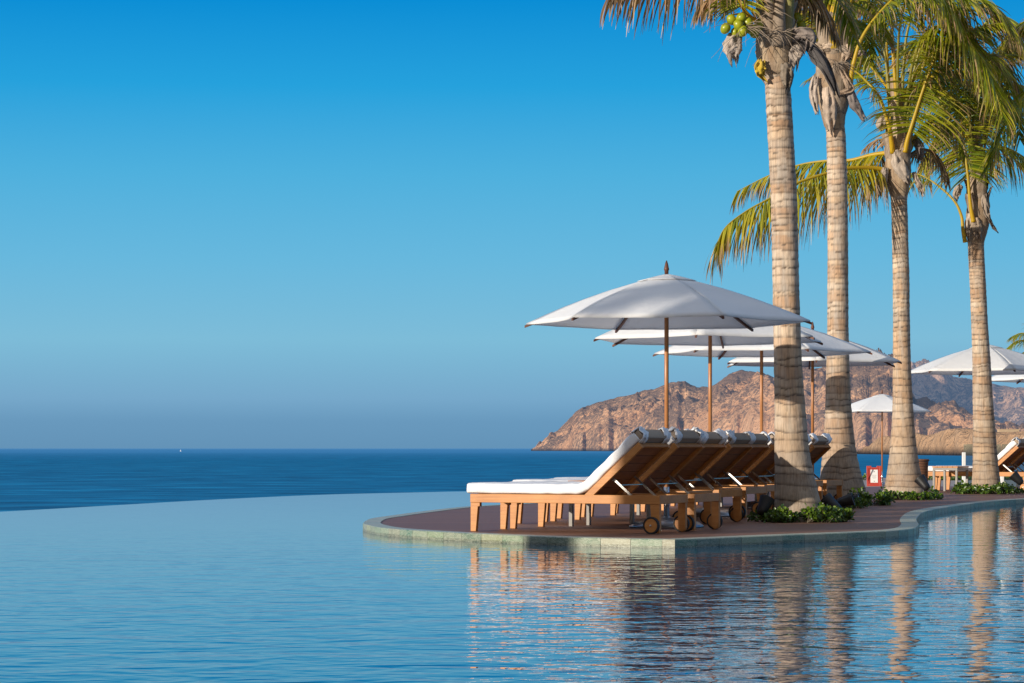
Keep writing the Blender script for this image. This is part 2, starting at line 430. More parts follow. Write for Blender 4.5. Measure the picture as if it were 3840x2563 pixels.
skyA = [(1218, 1031), (1228, 1026), (1250, 1012), (1275, 993), (1300, 968), (1320, 944), (1345, 930), (1400, 919), (1450, 905), (1500, 892), (1530, 883), (1555, 880), (1580, 887), (1600, 893), (1625, 890), (1650, 874), (1680, 857), (1700, 855), (1740, 862), (1780, 871), (1830, 866), (1870, 853), (1900, 842), (1950, 836), (2000, 833), (2045, 831), (2065, 840), (2085, 880), (2100, 915), (2160, 935), (2232, 956), (2300, 974), (2349, 985), (2450, 995), (2700, 1000), (3300, 1005), (3600, 1030)]
dfA = [(1218, 6300), (1400, 5600), (1700, 4600), (2000, 3700), (2349, 3000), (2700, 2600)]
dpA = [(1218, 120), (1260, 350), (1350, 700), (1500, 950), (1700, 1100), (2045, 1300), (2100, 900), (2349, 700), (2700, 500)]
def shpA(t): return clamp(.30*clamp(t/.10)+.70*(t**1.0))
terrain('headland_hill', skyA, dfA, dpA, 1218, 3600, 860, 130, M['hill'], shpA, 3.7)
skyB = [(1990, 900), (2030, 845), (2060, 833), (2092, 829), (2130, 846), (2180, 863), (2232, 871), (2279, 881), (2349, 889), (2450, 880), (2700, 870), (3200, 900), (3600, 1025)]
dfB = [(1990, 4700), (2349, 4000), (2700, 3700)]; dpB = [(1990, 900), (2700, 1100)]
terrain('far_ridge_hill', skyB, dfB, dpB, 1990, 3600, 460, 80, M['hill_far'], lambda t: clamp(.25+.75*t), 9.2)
skyC = [(1960, 1037), (1990, 1028), (2015, 1012), (2040, 1005), (2100, 1003), (2150, 1001), (2200, 998), (2240, 997), (2300, 992), (2349, 990), (2450, 985), (2700, 980), (3500, 990), (3600, 1036)]
dfC = [(1960, 2900), (2100, 2400), (2349, 2050), (2700, 1800)]; dpC = [(1960, 50), (2040, 80), (2700, 90)]
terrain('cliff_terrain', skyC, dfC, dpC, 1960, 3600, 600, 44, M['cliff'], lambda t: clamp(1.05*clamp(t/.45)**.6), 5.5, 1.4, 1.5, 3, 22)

# ------------------------------------------------------------------ sun loungers
LEN, WID = 2.04, .70
def wheel(parent, y0, y1, x=1.962, z=.083):
    rim = MB(); m = Matrix.Translation((x, 0, z)) @ Matrix.Rotation(R(-90), 4, 'X')
    ya, yb = min(y0, y1), max(y0, y1)
    rim.lathe([(.066, ya+.004), (.066, yb-.004)], 28, mat=m)
    w = rim.build('wheel', M['teak'], parent, bevel=.003)
    t = MB(); t.lathe([(.067, ya), (.080, ya), (.083, ya+.006), (.083, yb-.006), (.080, yb), (.067, yb), (.067, ya)], 32, mat=m, cap=False)
    t.build('tyre', M['rubber'], w, smooth=False)
    h = MB(); ye = ya-.006 if y0 < 0 else yb+.006
    h.lathe([(.001, ye-.002), (.010, ye), (.013, (ya+yb)/2), (.010, (ya+yb)/2)], 12, mat=m)
    h.build('hub_bolt', M['steel'], w)
FL = {}
def make_lounger():
    t = thing('sun_lounger', 'x', 'sun lounger')
    mb = MB()
    mb.box(0, LEN, 0, .042, .285, .37); mb.box(0, LEN, WID-.042, WID, .285, .37)
    mb.box(.002, .042, .042, WID-.042, .287, .368); mb.box(LEN-.044, LEN-.002, .042, WID-.042, .287, .368)
    mb.build('frame', M['teak'], t, bevel=.004)
    mb = MB()
    for i in range(11):
        x = .06+i*.112; mb.box(x, x+.095, .042, WID-.042, .335, .357)
    mb.box(1.30, 1.34, .042, WID-.042, .30, .345)
    mb.build('seat_slats', M['teak_back'], t, bevel=.002)
    for y0, y1 in ((.003, .048), (WID-.048, WID-.003)):
        mb = MB(); mb.prism([(.003, .284), (.003, 0), (.062, 0), (.085, .245), (.106, .247), (.106, .284)], y0, y1)
        mb.build('leg', M['teak'], t, bevel=.003)
    for y0, y1, ws in ((.004, .052, -1), (WID-.052, WID-.004, 1)):
        poly = [(LEN-.088, .284), (LEN-.083, .045)]+[(LEN-.044-.039*math.cos(a), .045-.040*math.sin(a)) for a in (R(30), R(60), R(90), R(120), R(150))]+[(LEN-.005, .045), (LEN-.005, .284)]
        if ws < 0: poly = [(LEN-.105, .284), (LEN-.085, .03), (LEN-.07, .008), (LEN-.01, .008), (LEN-.005, .03), (LEN-.005, .284)]
        mb = MB(); mb.prism(poly, y0, y1)
        mb.build('leg', M['teak'], t, bevel=.003)
        if ws < 0: wheel(t, -.040, -.001)
        else: wheel(t, WID+.001, WID+.040)
    # backrest
    hx, hz, tx, tz = 1.27, .362, 1.83, .862
    L = math.hypot(tx-hx, tz-hz); a = math.atan2(tz-hz, tx-hx)
    m = Matrix.Translation((hx, 0, hz)) @ Matrix.Rotation(-a, 4, 'Y')      # local x runs up the backrest
    mb = MB()
    for y0, y1 in ((.002, .046), (WID-.046, WID-.002)): mb.box(-.03, L, y0, y1, -.045, .022, mat=m)
    mb.box(L-.028, L-.003, .047, WID-.047, -.030, .018, mat=m)
    br = mb.build('backrest', M['teak'], t, bevel=.003)
    mb = MB()
    for i in range(6):
        x = .01+i*.117; mb.box(x, x+.108, .047, WID-.047, -.010, .012, mat=m)
    mb.box(.02, L-.06, .30, .36, -.034, -.011, mat=m) if False else None
    mb.build('slat_panel', M['teak_back'], br, bevel=.002)
    # prop: two flat steel bars and a cross bar
    for y in (.075, WID-.075):
        mb = MB(); p0 = Vector((1.50, y, .545)); p1 = Vector((1.735, y, .345)); dd = (p1-p0).normalized(); pp = Vector((-dd.z, 0, dd.x))*.011
        w = Vector((0, .004, 0))
        mb.add([p0+pp-w, p0-pp-w, p1-pp-w, p1+pp-w, p0+pp+w, p0-pp+w, p1-pp+w, p1+pp+w], [(0, 1, 2, 3), (7, 6, 5, 4), (0, 4, 5, 1), (1, 5, 6, 2), (2, 6, 7, 3), (3, 7, 4, 0)])
        mb.build('support_bar', M['bar_steel'], t)
    mb = MB(); mb.box(1.578, 1.600, .080, WID-.080, .462, .470); mb.build('cross_bar', M['bar_steel'], t)
    # mattress swept along the bed
    ca, sa = math.cos(a), math.sin(a); nrm = Vector((-sa, ca))
    hinge = Vector((hx, hz))+nrm*.078; top = Vector((tx, tz))+nrm*.082+Vector((ca, sa))*.025
    line = [(-.035, .425), (-.02, .425), (.15, .424), (.4, .423), (.7, .423), (.95, .423), (1.10, .424), (hinge.x-.045, .427), (hinge.x+.03, .455)]
    for q in (.12, .3, .5, .7, .85, .97, 1.): p = hinge.lerp(top, q); line.append((p.x, p.y))
    pts = catmull([(p[0], 0, p[1]) for p in line], 90)
    n = 36
    def sweep(mb, pts, wid, thick, ends, wr):
        vs = []; fs = []
        N = len(pts)
        for i, p in enumerate(pts):
            tg = (pts[min(i+1, N-1)]-pts[max(i-1, 0)]).normalized(); up = Vector((-tg.z, 0, tg.x))
            e0 = min(i/ends, (N-1-i)/ends, 1); e = math.sqrt(max(0, 1-(1-e0)**2)); e = .55+.45*e
            for j in range(n):
                b = 2*math.pi*j/n; cb, sb = math.cos(b), math.sin(b)
                y = math.copysign(abs(cb)**.22, cb)*wid/2; z = math.copysign(abs(sb)**.34, sb)*thick/2
                w = fbm(p.x*7+3, y*5, p.z*7+sb, 3)*wr*(1 if sb > -.3 else 1.0)
                vs.append(p+Vector((0, WID/2+y*(.985+.015*e), 0))+up*(z*e+w*sb)+Vector((0, 1, 0))*w*cb*1.2)
        for i in range(N-1):
            for j in range(n): fs.append((i*n+j, i*n+(j+1) % n, (i+1)*n+(j+1) % n, (i+1)*n+j))
        fs.append(tuple(range(n))); fs.append(tuple(reversed(range((N-1)*n, N*n))))
        mb.add(vs, fs)
    mb = MB(); sweep(mb, pts, WID-.005, .108, 3, .006)
    mt = mb.build('mattress', M['towel'], t, smooth=True)
    # headrest swelling under the towel, taupe mattress end and white corner flaps
    d2 = Vector((ca, 0, sa)); up = Vector((-sa, 0, ca)); T0 = Vector((top.x, 0, top.y))
    mb = MB(); sweep(mb, catmull([T0-d2*.24+up*.030, T0-d2*.16+up*.040, T0-d2*.08+up*.038, T0-d2*.02+up*.028], 16), WID-.06, .055, 4, .008)
    mb.build('headrest', M['towel'], mt, smooth=True)
    mb = MB(); sweep(mb, catmull([T0-d2*.06-up*.004, T0-d2*.02-up*.004, T0+d2*.02-up*.004, T0+d2*.045-up*.004], 14), WID-.04, .112, 2, .004)
    mb.build('mattress_end', M['taupe'], mt, smooth=True)
    FL.update(T0=T0, d2=d2, up=up)
    return t
UA = R(-26.7); U = Vector((math.cos(UA), math.sin(UA), 0)); V = Vector((-U.y, U.x, 0)); O0 = Vector((-.415, 23.95, 0))
def fsh(v): return interp([(0, 0), (.87, 0.0), (2.39, -.70), (4.3, -1.12), (6.6, -1.48), (8.5, -1.98), (11.4, -2.45)], v)
proto = make_lounger()
bays = [(0, 0), (.87, 0), (2.39, -.70), (3.26, -.70), (4.25, -1.10), (5.12, -1.10), (6.65, -1.46), (7.52, -1.46), (8.45, -1.95), (9.32, -1.95), (10.5, -2.30), (11.37, -2.30)]
llab = ['teak sun lounger nearest the pool, whole side rail and wheel in view',
        'teak lounger right behind the nearest one, its back half visible past it',
        'third teak lounger in the row, just beyond the first small side table',
        'fourth teak lounger in the row, mostly hidden, behind the first side table',
        'fifth teak lounger in the row, mid row, before the second umbrella pole',
        'sixth teak lounger in the row, beside the second umbrella pole',
        'seventh teak lounger in the row, just past the second side table',
        'eighth teak lounger in the row, left of the thickest palm trunk',
        'ninth teak lounger in the row, partly behind the thickest palm trunk',
        'tenth teak lounger in the row, wheels hidden by the thickest palm trunk',
        'eleventh teak lounger in the row, nearly hidden behind the thickest palm trunk',
        'last teak lounger of the row, backrest showing between two palm trunks']
for i, (v, u) in enumerate(bays):
    o = proto if i == 0 else dup(proto)
    p = O0+U*u+V*v
    place(o, p, UA+R((random.uniform(-.8, .8)) if i > 1 else 0), llab[i], 'teak sun loungers in the row')
for i, (x, y, d, rz, lb) in enumerate(((2118, 0, 46.6, UA, 'teak lounger at the right edge, backrest raised beside the rightmost palm trunk'),
                                       (2118, .87, 46.6, UA, 'teak lounger cut by the right frame edge, behind another lounger'))):
    o = dup(proto); p = at(x, 1029, d)+V*y; p.z = 0
    place(o, p, rz, lb, 'teak sun loungers at the right edge')

def add_flaps(root, seed):
    rs = random.Random(seed); T0, d2, up = FL['T0'], FL['d2'], FL['up']
    mt = [c for c in root.children if c.name.startswith('mattress')][0]
    for e in (0, 1):
        w = rs.uniform(.09, .19) if seed else (.15, .14)[e]; yc = (.005+w/2) if e == 0 else WID-.005-w/2
        rag = rs.uniform(.012, .030); mb = MB(); vs = []; fs = []; nn = 12; lift = rs.uniform(0, .03) if seed else .006
        for i in range(13):
            s = i/12; ang = s*R(rs.uniform(196, 204))-R(14)
            for j in range(nn):
                v = j/(nn-1); y = yc+(v-.5)*w*(1-.25*math.sin(s*3.1+seed))
                jit = rag*fbm(i*.5+seed*3, j*.6, yc*9, 4)
                cx, cz = math.sin(ang), math.cos(ang)
                cx = math.copysign(abs(cx)**.6, cx); cz = math.copysign(abs(cz)**.6, cz)
                p = T0+d2*(-.02+.075*cx+jit+lift*max(0, cz)*.5)+up*(.061*cz+jit*.8+lift*max(0, cz)*(1-abs(2*v-1))-.002); p.y = y+jit*1.5
                vs.append(p)
        for i in range(12):
            for j in range(nn-1): fs.append((i*nn+j, i*nn+j+1, (i+1)*nn+j+1, (i+1)*nn+j))
        mb.add(vs, fs); mb.open = True; o = mb.build('towel_flap', M['towel'], mt, smooth=True)
        sd = o.modifiers.new('solid', 'SOLIDIFY'); sd.thickness = .007
for i, r_ in enumerate(sorted((x for x in bpy.data.objects if x.name.startswith('sun_lounger')), key=lambda x: x.name)): add_flaps(r_, i)

# ------------------------------------------------------------------ side tables
def make_table():
    t = thing('side_table', 'x', 'table'); a, b, h = .76, .50, .48
    mb = MB()
    for i in range(5):
        mb.box(.004, a-.004, .004+i*.0985, .004+i*.0985+.095, h-.026, h)
    mb.build('table_top', M['teak'], t, bevel=.002)
    mb = MB(); mb.box(0.01, a-.01, .012, .036, h-.075, h-.028); mb.box(.01, a-.01, b-.036, b-.012, h-.075, h-.028)
    mb.box(.012, .036, .036, b-.036, h-.073, h-.030); mb.box(a-.036, a-.012, .036, b-.036, h-.073, h-.030)
    mb.build('apron', M['grey_metal'], t)
    for x in (.011, a-.051):
        for y in (.011, b-.051):
            mb = MB(); mb.box(x, x+.04, y, y+.04, 0, h-.076); mb.build('leg', M['grey_metal'], t, bevel=.002)
    return t
tb = make_table()
tabs = [(O0+U*.24+V*1.74, UA, 'low teak topped table with grey legs beside the nearest pair of loungers'),
        (O0+U*(-.85)+V*5.98, UA, 'low teak topped table behind the sixth lounger near the second umbrella pole'),
        (O0+U*(-1.55)+V*10.02, UA, 'low teak topped table at the far end of the lounger row'),
        (Vector((at(2197, 1029, 45.4).x, 45.4, 0)), UA+R(90), 'low teak topped table with grey legs left of the rightmost palm trunk')]
for i, (p, rz, lb) in enumerate(tabs):
    o = tb if i == 0 else dup(tb)
    place(o, p, rz, lb, 'low side tables between loungers')
o = tabs[3]

# ------------------------------------------------------------------ umbrellas
def make_umbrella(RAD, rim, rise):
    t = thing('patio_umbrella', 'x', 'umbrella')
    mb = MB(); mb.lathe([(.36, 0), (.39, .004), (.385, .02), (.34, .055), (.22, .085), (.10, .10), (.045, .105), (.035, .12)], 36)
    b = mb.build('base', M['base_steel'], t, smooth=True)
    mb = MB(); mb.lathe([(.03, .1), (.03, .42)], 20); mb.build('pole_sleeve', M['steel'], t, smooth=True)
    mb = MB(); mb.lathe([(.023, .40), (.023, rim+rise-.02)], 20); mb.build('pole', M['pole_wood'], t, smooth=True)
    top = rim+rise
    mb = MB(); mb.lathe([(.020, top+.0), (.022, top+.045), (.027, top+.05), (.027, top+.065), (.024, top+.075), (.015, top+.12), (.004, top+.15)], 16); mb.build('finial', M['rib_wood'], t, smooth=True)
    def hgt(tt): return rim+rise*(1-tt)*(1+.36*tt)
    def surf(k0, r0, r1, nr, ns, inset, lift, sag):
        vs = []; fs = []
        a0, a1 = R(60*k0), R(60*k0+60)
        for i in range(nr+1):
            tt = lerp(r0, r1, i/nr)
            pa = Vector((math.cos(a0), math.sin(a0), 0))*tt; pb = Vector((math.cos(a1), math.sin(a1), 0))*tt
            for j in range(ns+1):
                s = j/ns; b = 4*s*(1-s)
                p = pa.lerp(pb, s)*(1-inset*b*max(0, tt)**2)
                z = hgt(tt)+lift-sag*b*tt*(1-.3*tt)+.004*fbm(p.x*6+k0, p.y*6, 1, 3)
                if i == nr: z -= 0
                vs.append((p.x*RAD, p.y*RAD, z))
        for i in range(nr):
            for j in range(ns): fs.append((i*(ns+1)+j, i*(ns+1)+j+1, (i+1)*(ns+1)+j+1, (i+1)*(ns+1)+j))
        return vs, fs
    mb = MB(); mb.open = True
    for k0 in range(6):
        v, f = surf(k0, .05, 1, 14, 12, .06, 0, .012); mb.add(v, f)
        # hem hanging from the edge
        e = v[-13:]; mb.add(list(e)+[(p[0]*.997, p[1]*.997, p[2]-.010) for p in e], [(j, j+1, j+14, j+13) for j in range(12)])
    c = mb.build('canopy', M['canvas'], t, smooth=True)
    sd = c.modifiers.new('solid', 'SOLIDIFY'); sd.thickness = .003
    mb = MB(); mb.open = True
    for k0 in range(6):
        v, f = surf(k0, .012, .21, 5, 8, .12, .010, .004); mb.add(v, f)
    vn = mb.build('vent_cap', M['canvas'], c, smooth=True); sd = vn.modifiers.new('solid', 'SOLIDIFY'); sd.thickness = .003
    for k0 in range(6):
        a = R(60*k0); u = Vector((math.cos(a), math.sin(a), 0)); s = Vector((-u.y, u.x, 0))
        mb = MB(); P = []
        for tt in (.04, .25, .5, .75, .94, 1.012):
            p = u*RAD*tt; p.z = hgt(min(tt, 1))-.022-(.006 if tt > .9 else 0); P.append(p)
        vs = []; fs = []
        for p in P:
            for q, zz in ((-1, -.016), (1, -.016), (1, .010), (-1, .010)): vs.append(p+s*.011*q+Vector((0, 0, zz)))
        for i in range(len(P)-1):
            for j in range(4): fs.append((i*4+j, i*4+(j+1) % 4, i*4+4+(j+1) % 4, i*4+4+j))
        fs += [(3, 2, 1, 0), tuple(range(len(vs)-4, len(vs)))]
        mb.add(vs, fs); rb = mb.build('rib', M['rib_wood'], t)
        mb = MB(); p0 = u*RAD*.55; p0.z = hgt(.55)-.045; p1 = u*.03; p1.z = rim+.20
        mb.tube([p0, p1], .010, 6); mb.build('strut', M['rib_wood'], rb)
    mb = MB(); mb.lathe([(.036, rim+.15), (.038, rim+.22)], 16); mb.build('hub', M['rib_wood'], t)
    return t
um = make_umbrella(1.485, 2.13, .49)
umbs = [(1529, 25.1, 12, 1, 'large white umbrella nearest the pool, whole canopy and finial in view'),
        (1629, 29.2, 41, 1, 'second white umbrella in the row, its canopy just under the nearest one'),
        (1747, 33.1, 12, 1, 'third white umbrella in the row, pole just left of the thickest palm trunk'),
        (1864, 37.2, 35, 1, 'fourth white umbrella, pole between the two left palm trunks'),
        (2262, 46.6, 22, 1.075, 'white umbrella behind the rightmost palm trunk, tie strap hanging'),
        (2424, 54.0, 10, 1.10, 'white umbrella of which only the left tip shows at the right frame edge')]
for i, (px, d, az, sc, lb) in enumerate(umbs):
    o = um if i == 0 else dup(um)
    p = at(px, 1029, d); p.z = 0
    place(o, p, R(-az), lb, 'white canvas umbrellas'); o.scale = (1, 1, 1) if sc == 1 else (sc, sc, sc)
def strap(root, az, tt, ln):
    c = [x for x in root.children if x.name.startswith('canopy')][0]
    a = R(az)-root.rotation_euler[2]; u = Vector((math.cos(a), math.sin(a), 0)); q = Vector((-u.y, u.x, 0)); mb = MB(); mb.open = True; vs = []
    for i in range(8):
        f = i/7; r = 1.485*(tt+.10*min(1, f*2)); z = 2.13+.49*(1-r/1.485)*(1+.36*r/1.485)+.015-(ln*max(0, f-.35)**1.2)
        for w in (-.014, .014):
            p = u*r+q*(w+.03*f); vs.append((p.x, p.y, z))
    mb.add(vs, [(2*i, 2*i+1, 2*i+3, 2*i+2) for i in range(7)]); mb.build('tie_strap', M['canvas'], c)
uroots = [x for x in bpy.data.objects if x.name.startswith('patio_umbrella')]
uroots.sort(key=lambda x: x.location.y)
strap(uroots[4], -108, .86, .42); strap(uroots[1], -60, .93, .14)
o = dup(um); p = at(2023.5, 1029, 84); p.z = -.5
place(o, p, R(-8), 'small distant white umbrella on the lower terrace behind the red framed sign', 'white canvas umbrellas'); o.scale = (1.13, 1.13, 1.22)

# ------------------------------------------------------------------ sign, wicker post, railing
p = at(2005.5, 1029, 83); t = thing('menu_stand', 'red framed notice board standing on the terrace beside an umbrella pole', 'sign', (p.x, 83, -.5), R(-3))
tilt = Matrix.Rotation(R(-8), 4, 'X')
mb = MB()
W, H, B = .51, .72, .075
mb.box(-W/2, -W/2+B, -.02, .02, 0, H, mat=tilt); mb.box(W/2-B, W/2, -.02, .02, 0, H, mat=tilt)
mb.box(-W/2+B, W/2-B, -.02, .02, 0.0, .10, mat=tilt); mb.box(-W/2+B, -.09, -.02, .02, H-.09, H, mat=tilt); mb.box(.09, W/2-B, -.02, .02, H-.09, H, mat=tilt); mb.box(-.09, .09, -.02, .02, H-.09, H-.05, mat=tilt)
fr = mb.build('frame', M['red'], t, bevel=.006)
mb = MB(); mb.box(-W/2+B, W/2-B, -.002, .010, .10, H-.09, mat=tilt); mb.build('board', M['red'], t)
mb = MB(); mb.box(-.125, .125, -.012, -.003, .14, H-.13, mat=tilt); pp = mb.build('notice', M['paper'], t)
mb = MB(); mb.box(-.022, .022, -.0155, -.0135, .50, .545, mat=tilt)
for i, w in enumerate((.07, .085, .06, .075, .05)): mb.box(-w, w, -.0155, -.0135, .40-i*.028, .408-i*.028, mat=tilt)
mb.box(-.02, .025, -.0155, -.0135, .175, .205, mat=tilt); mb.build('print', M['ink'], pp)
mb = MB(); bt = Matrix.Rotation(R(14), 4, 'X'); mb.box(-W/2+.02, -W/2+.05, .05, .07, 0, H*.9, mat=bt); mb.box(W/2-.05, W/2-.02, .05, .07, 0, H*.9, mat=bt); mb.build('rear_leg', M['red'], t)

p = at(2110, 1029, 44.3)
t = thing('wicker_bin', 'tall brown wicker bin beside the third palm trunk', 'bin', (p.x, 44.3, 0))
mb = MB(); mb.lathe([(.13, 0), (.145, .05), (.15, .45), (.155, .55), (.16, .58)], 24); mb.build('body', M['wicker'], t, smooth=True)
mb = MB(); mb.lathe([(.17, .582), (.175, .60), (.17, .62), (.12, .625)], 24); mb.build('rim', M['wicker'], t, smooth=True)

def railing(n):
    p0 = at(2207, 1029, 60)
    t = thing('glass_railing', 'clear glass railing with white posts behind the right hand loungers', 'railing', (p0.x, 60, -.5))
    for i in range(n):
        mb = MB(); mb.box(i*.95, i*.95+.085, -.04, .04, 0, 1.22); mb.build('post', M['white_paint'], t, bevel=.01)
        mb = MB(); mb.box(i*.95+.05, i*.95+.98, .06, .072, .15, 1.42); mb.build('glass_pane', M['glass'], t)
railing(6)

# ------------------------------------------------------------------ houses on the cliff, boat
def house(px, py, w, d, hpx, lb, terr=False):
    base = at(px, py, d); s = K*d/F; ww = w*s; hh = hpx*s
    t = thing('house', lb, 'building', (base.x, base.y, base.z-2))
    mb = MB(); mb.box(-ww/2, ww/2, 0, 9, 0, hh+2); wl = mb.build('wall', M['house_plaster'], t)
    mb = MB(); mb.box(-ww/2-.3, ww/2+.3, -.3, 9.3, hh+2.002, hh+2.5); mb.build('roof', M['house_plaster'], t)
    for i in range(max(2, int(ww/6))):
        x = -ww/2+(i+.5)*ww/max(2, int(ww/6)); mb = MB(); mb.box(x-.7, x+.7, -.05, .0, 2+hh*.3, 2+hh*.75); mb.build('window', M['house_plaster'], t)
house(2188, 1002, 17, 2320, 8, 'small flat roofed tan house on the cliff edge left of the rightmost trunk')
house(2315, 996, 46, 2210, 10, 'long flat roofed tan house on the cliff at the right frame edge')
p = at(414.5, 1029, 5200); t = thing('sailing_boat', 'tiny white sailing boat on the horizon', 'boat', (p.x, 5200, SEA))
mb = MB(); mb.add([(-3, -1, .9), (3, -1, .9), (4, 0, 1.0), (3, 1, .9), (-3, 1, .9), (-2.6, -.6, -.2), (2.6, -.6, -.2), (2.6, .6, -.2), (-2.6, .6, -.2)], [(0, 1, 2, 3, 4), (0, 5, 6, 1), (1, 6, 7, 3, 2), (3, 7, 8, 4), (4, 8, 5, 0), (5, 8, 7, 6)]); mb.build('hull', M['boat_white'], t)
mb = MB(); mb.tube([(0.4, 0, .9), (.4, 0, 8)], .12, 6); mb.build('mast', M['boat_white'], t)
mb = MB(); mb.open = True; mb.add([(.2, 0, 1.4), (-2.6, .3, 1.5), (.2, 0, 7.6)], [(0, 1, 2)]); mb.build('sail', M['boat_white'], t); t.scale = (.6, .6, .55)

# ------------------------------------------------------------------ palms
GREEN, GREEN2, YEL, BRN, BRN2 = (.10, .17, .008), (.40, .39, .016), (.66, .43, .02), (.34, .19, .085), (.52, .36, .21)
PET = (.62, .40, .012); PET2 = (.24, .26, .03)
def frond(root, P, mode='green', leaf=.55, hang=.55, t0=.28, n=64, pet=.034, side=None, seed=0, petcol=None):
    """P: rachis points (world). One mesh: yellow rachis and ribbon leaflets."""
    rs = random.Random(seed*131+len(P)); org = root.location
    c = catmull(P, 60); L = sum((b-a).length for a, b in zip(c, c[1:]))
    mb = MB(); mb.open = True
    pc = petcol or (PET if mode != 'dead' else (.30, .19, .10))
    pe = mixc(PET2, YEL, .4) if mode != 'dead' else BRN
    rad = [lerp(pet, .005, (i/59)**.7) for i in range(60)]
    mb.tube(c, rad, 7, [mixc(pc, pe, clamp(i/59*1.3)) for i in range(60)])
    for k_ in range(n):
        t = t0+(1-t0)*(k_+rs.random()*.6)/n
        idx = min(58, int(t*59)); p = c[idx].lerp(c[idx+1], t*59-idx); T = (c[idx+1]-c[idx]).normalized()
        S0 = T.cross(Vector((0, 0, 1)))
        if S0.length < .35: S0 = side or Vector((1, 0, 0))
        S0 = (S0-T*S0.dot(T)).normalized(); Nn = S0.cross(T)
        prof = max(math.sin(math.pi*clamp((t-t0)/(1-t0)*.80+.17))**.8, .5)
        for sg in (-1, 1):
            if mode == 'dead' and rs.random() < .15: continue
            ln = leaf*prof*rs.uniform(.8, 1.12)
            ang = R(lerp(80, 42, (t-t0)/(1-t0))+rs.uniform(-7, 7))
            d = T*math.cos(ang)+S0*sg*math.sin(ang)+Nn*rs.uniform(-.05, .28)
            d.z -= hang*rs.uniform(.45, .95)*(2.2 if mode == 'dead' else 1.)
            d.normalize()
            seg = 6; pts = [p.copy()]; q = p.copy()
            hg = hang*rs.uniform(.6, 1.35)
            for s_ in range(seg):
                d = (d+Vector((0, 0, -1))*hg*((s_+1)/seg)**1.6*.42+Vector((rs.uniform(-.03, .03), rs.uniform(-.03, .03), 0))).normalized()
                q = q+d*ln/seg; pts.append(q.copy())
            wv = T*.5+Vector((0, 0, 1)).cross(d)*.2+Vector((rs.uniform(-.5, .5), rs.uniform(-.5, .5), rs.uniform(-.3, .3)))
            w0 = rs.uniform(.010, .0165)
            g = mixc(GREEN, GREEN2, rs.random())
            if mode == 'yellow': g = mixc(g, YEL, rs.uniform(.0, .38))
            bt = rs.uniform(.42, 1.18) if mode == 'green' else rs.uniform(.3, .8)
            if mode == 'mixed': bt = rs.uniform(.15, 1.0)
            if mode == 'dead': bt = -.2
            bc = mixc(BRN, BRN2, rs.random())
            if rs.random() < .35: bc = mixc(bc, (.10, .06, .035), .6)
            vs = []; cs = []
            for i, q in enumerate(pts):
                u = i/seg; dd = (pts[min(i+1, seg)]-pts[max(i-1, 0)]).normalized()
                ww = wv-dd*wv.dot(dd); ww = ww.normalized() if ww.length > 1e-4 else S0
                w = w0*(1-u**2.2)*(.55+.45*clamp(u*5))+.0012
                vs += [q-ww*w, q+ww*w]
                cc = mixc(mixc(g, YEL, .3*clamp((u-bt+.3)*3)), bc, clamp((u-bt)*5)); cs += [cc, cc]
            mb.add(vs, [(2*i, 2*i+1, 2*i+3, 2*i+2) for i in range(seg)], cs)
    return mb.build('frond', M['leaf'], root, smooth=True, org=None if False else None) if False else _fin(mb, root)
def _fin(mb, root):
    o = mb.build('frond', M['leaf'], None, smooth=True, org=root.location); o.parent = root; o.location = (0, 0, 0); return o
def part(mb, name, mat, root, smooth=True):
    o = mb.build(name, mat, None, smooth=smooth, org=root.location); o.parent = root; o.location = (0, 0, 0); return o

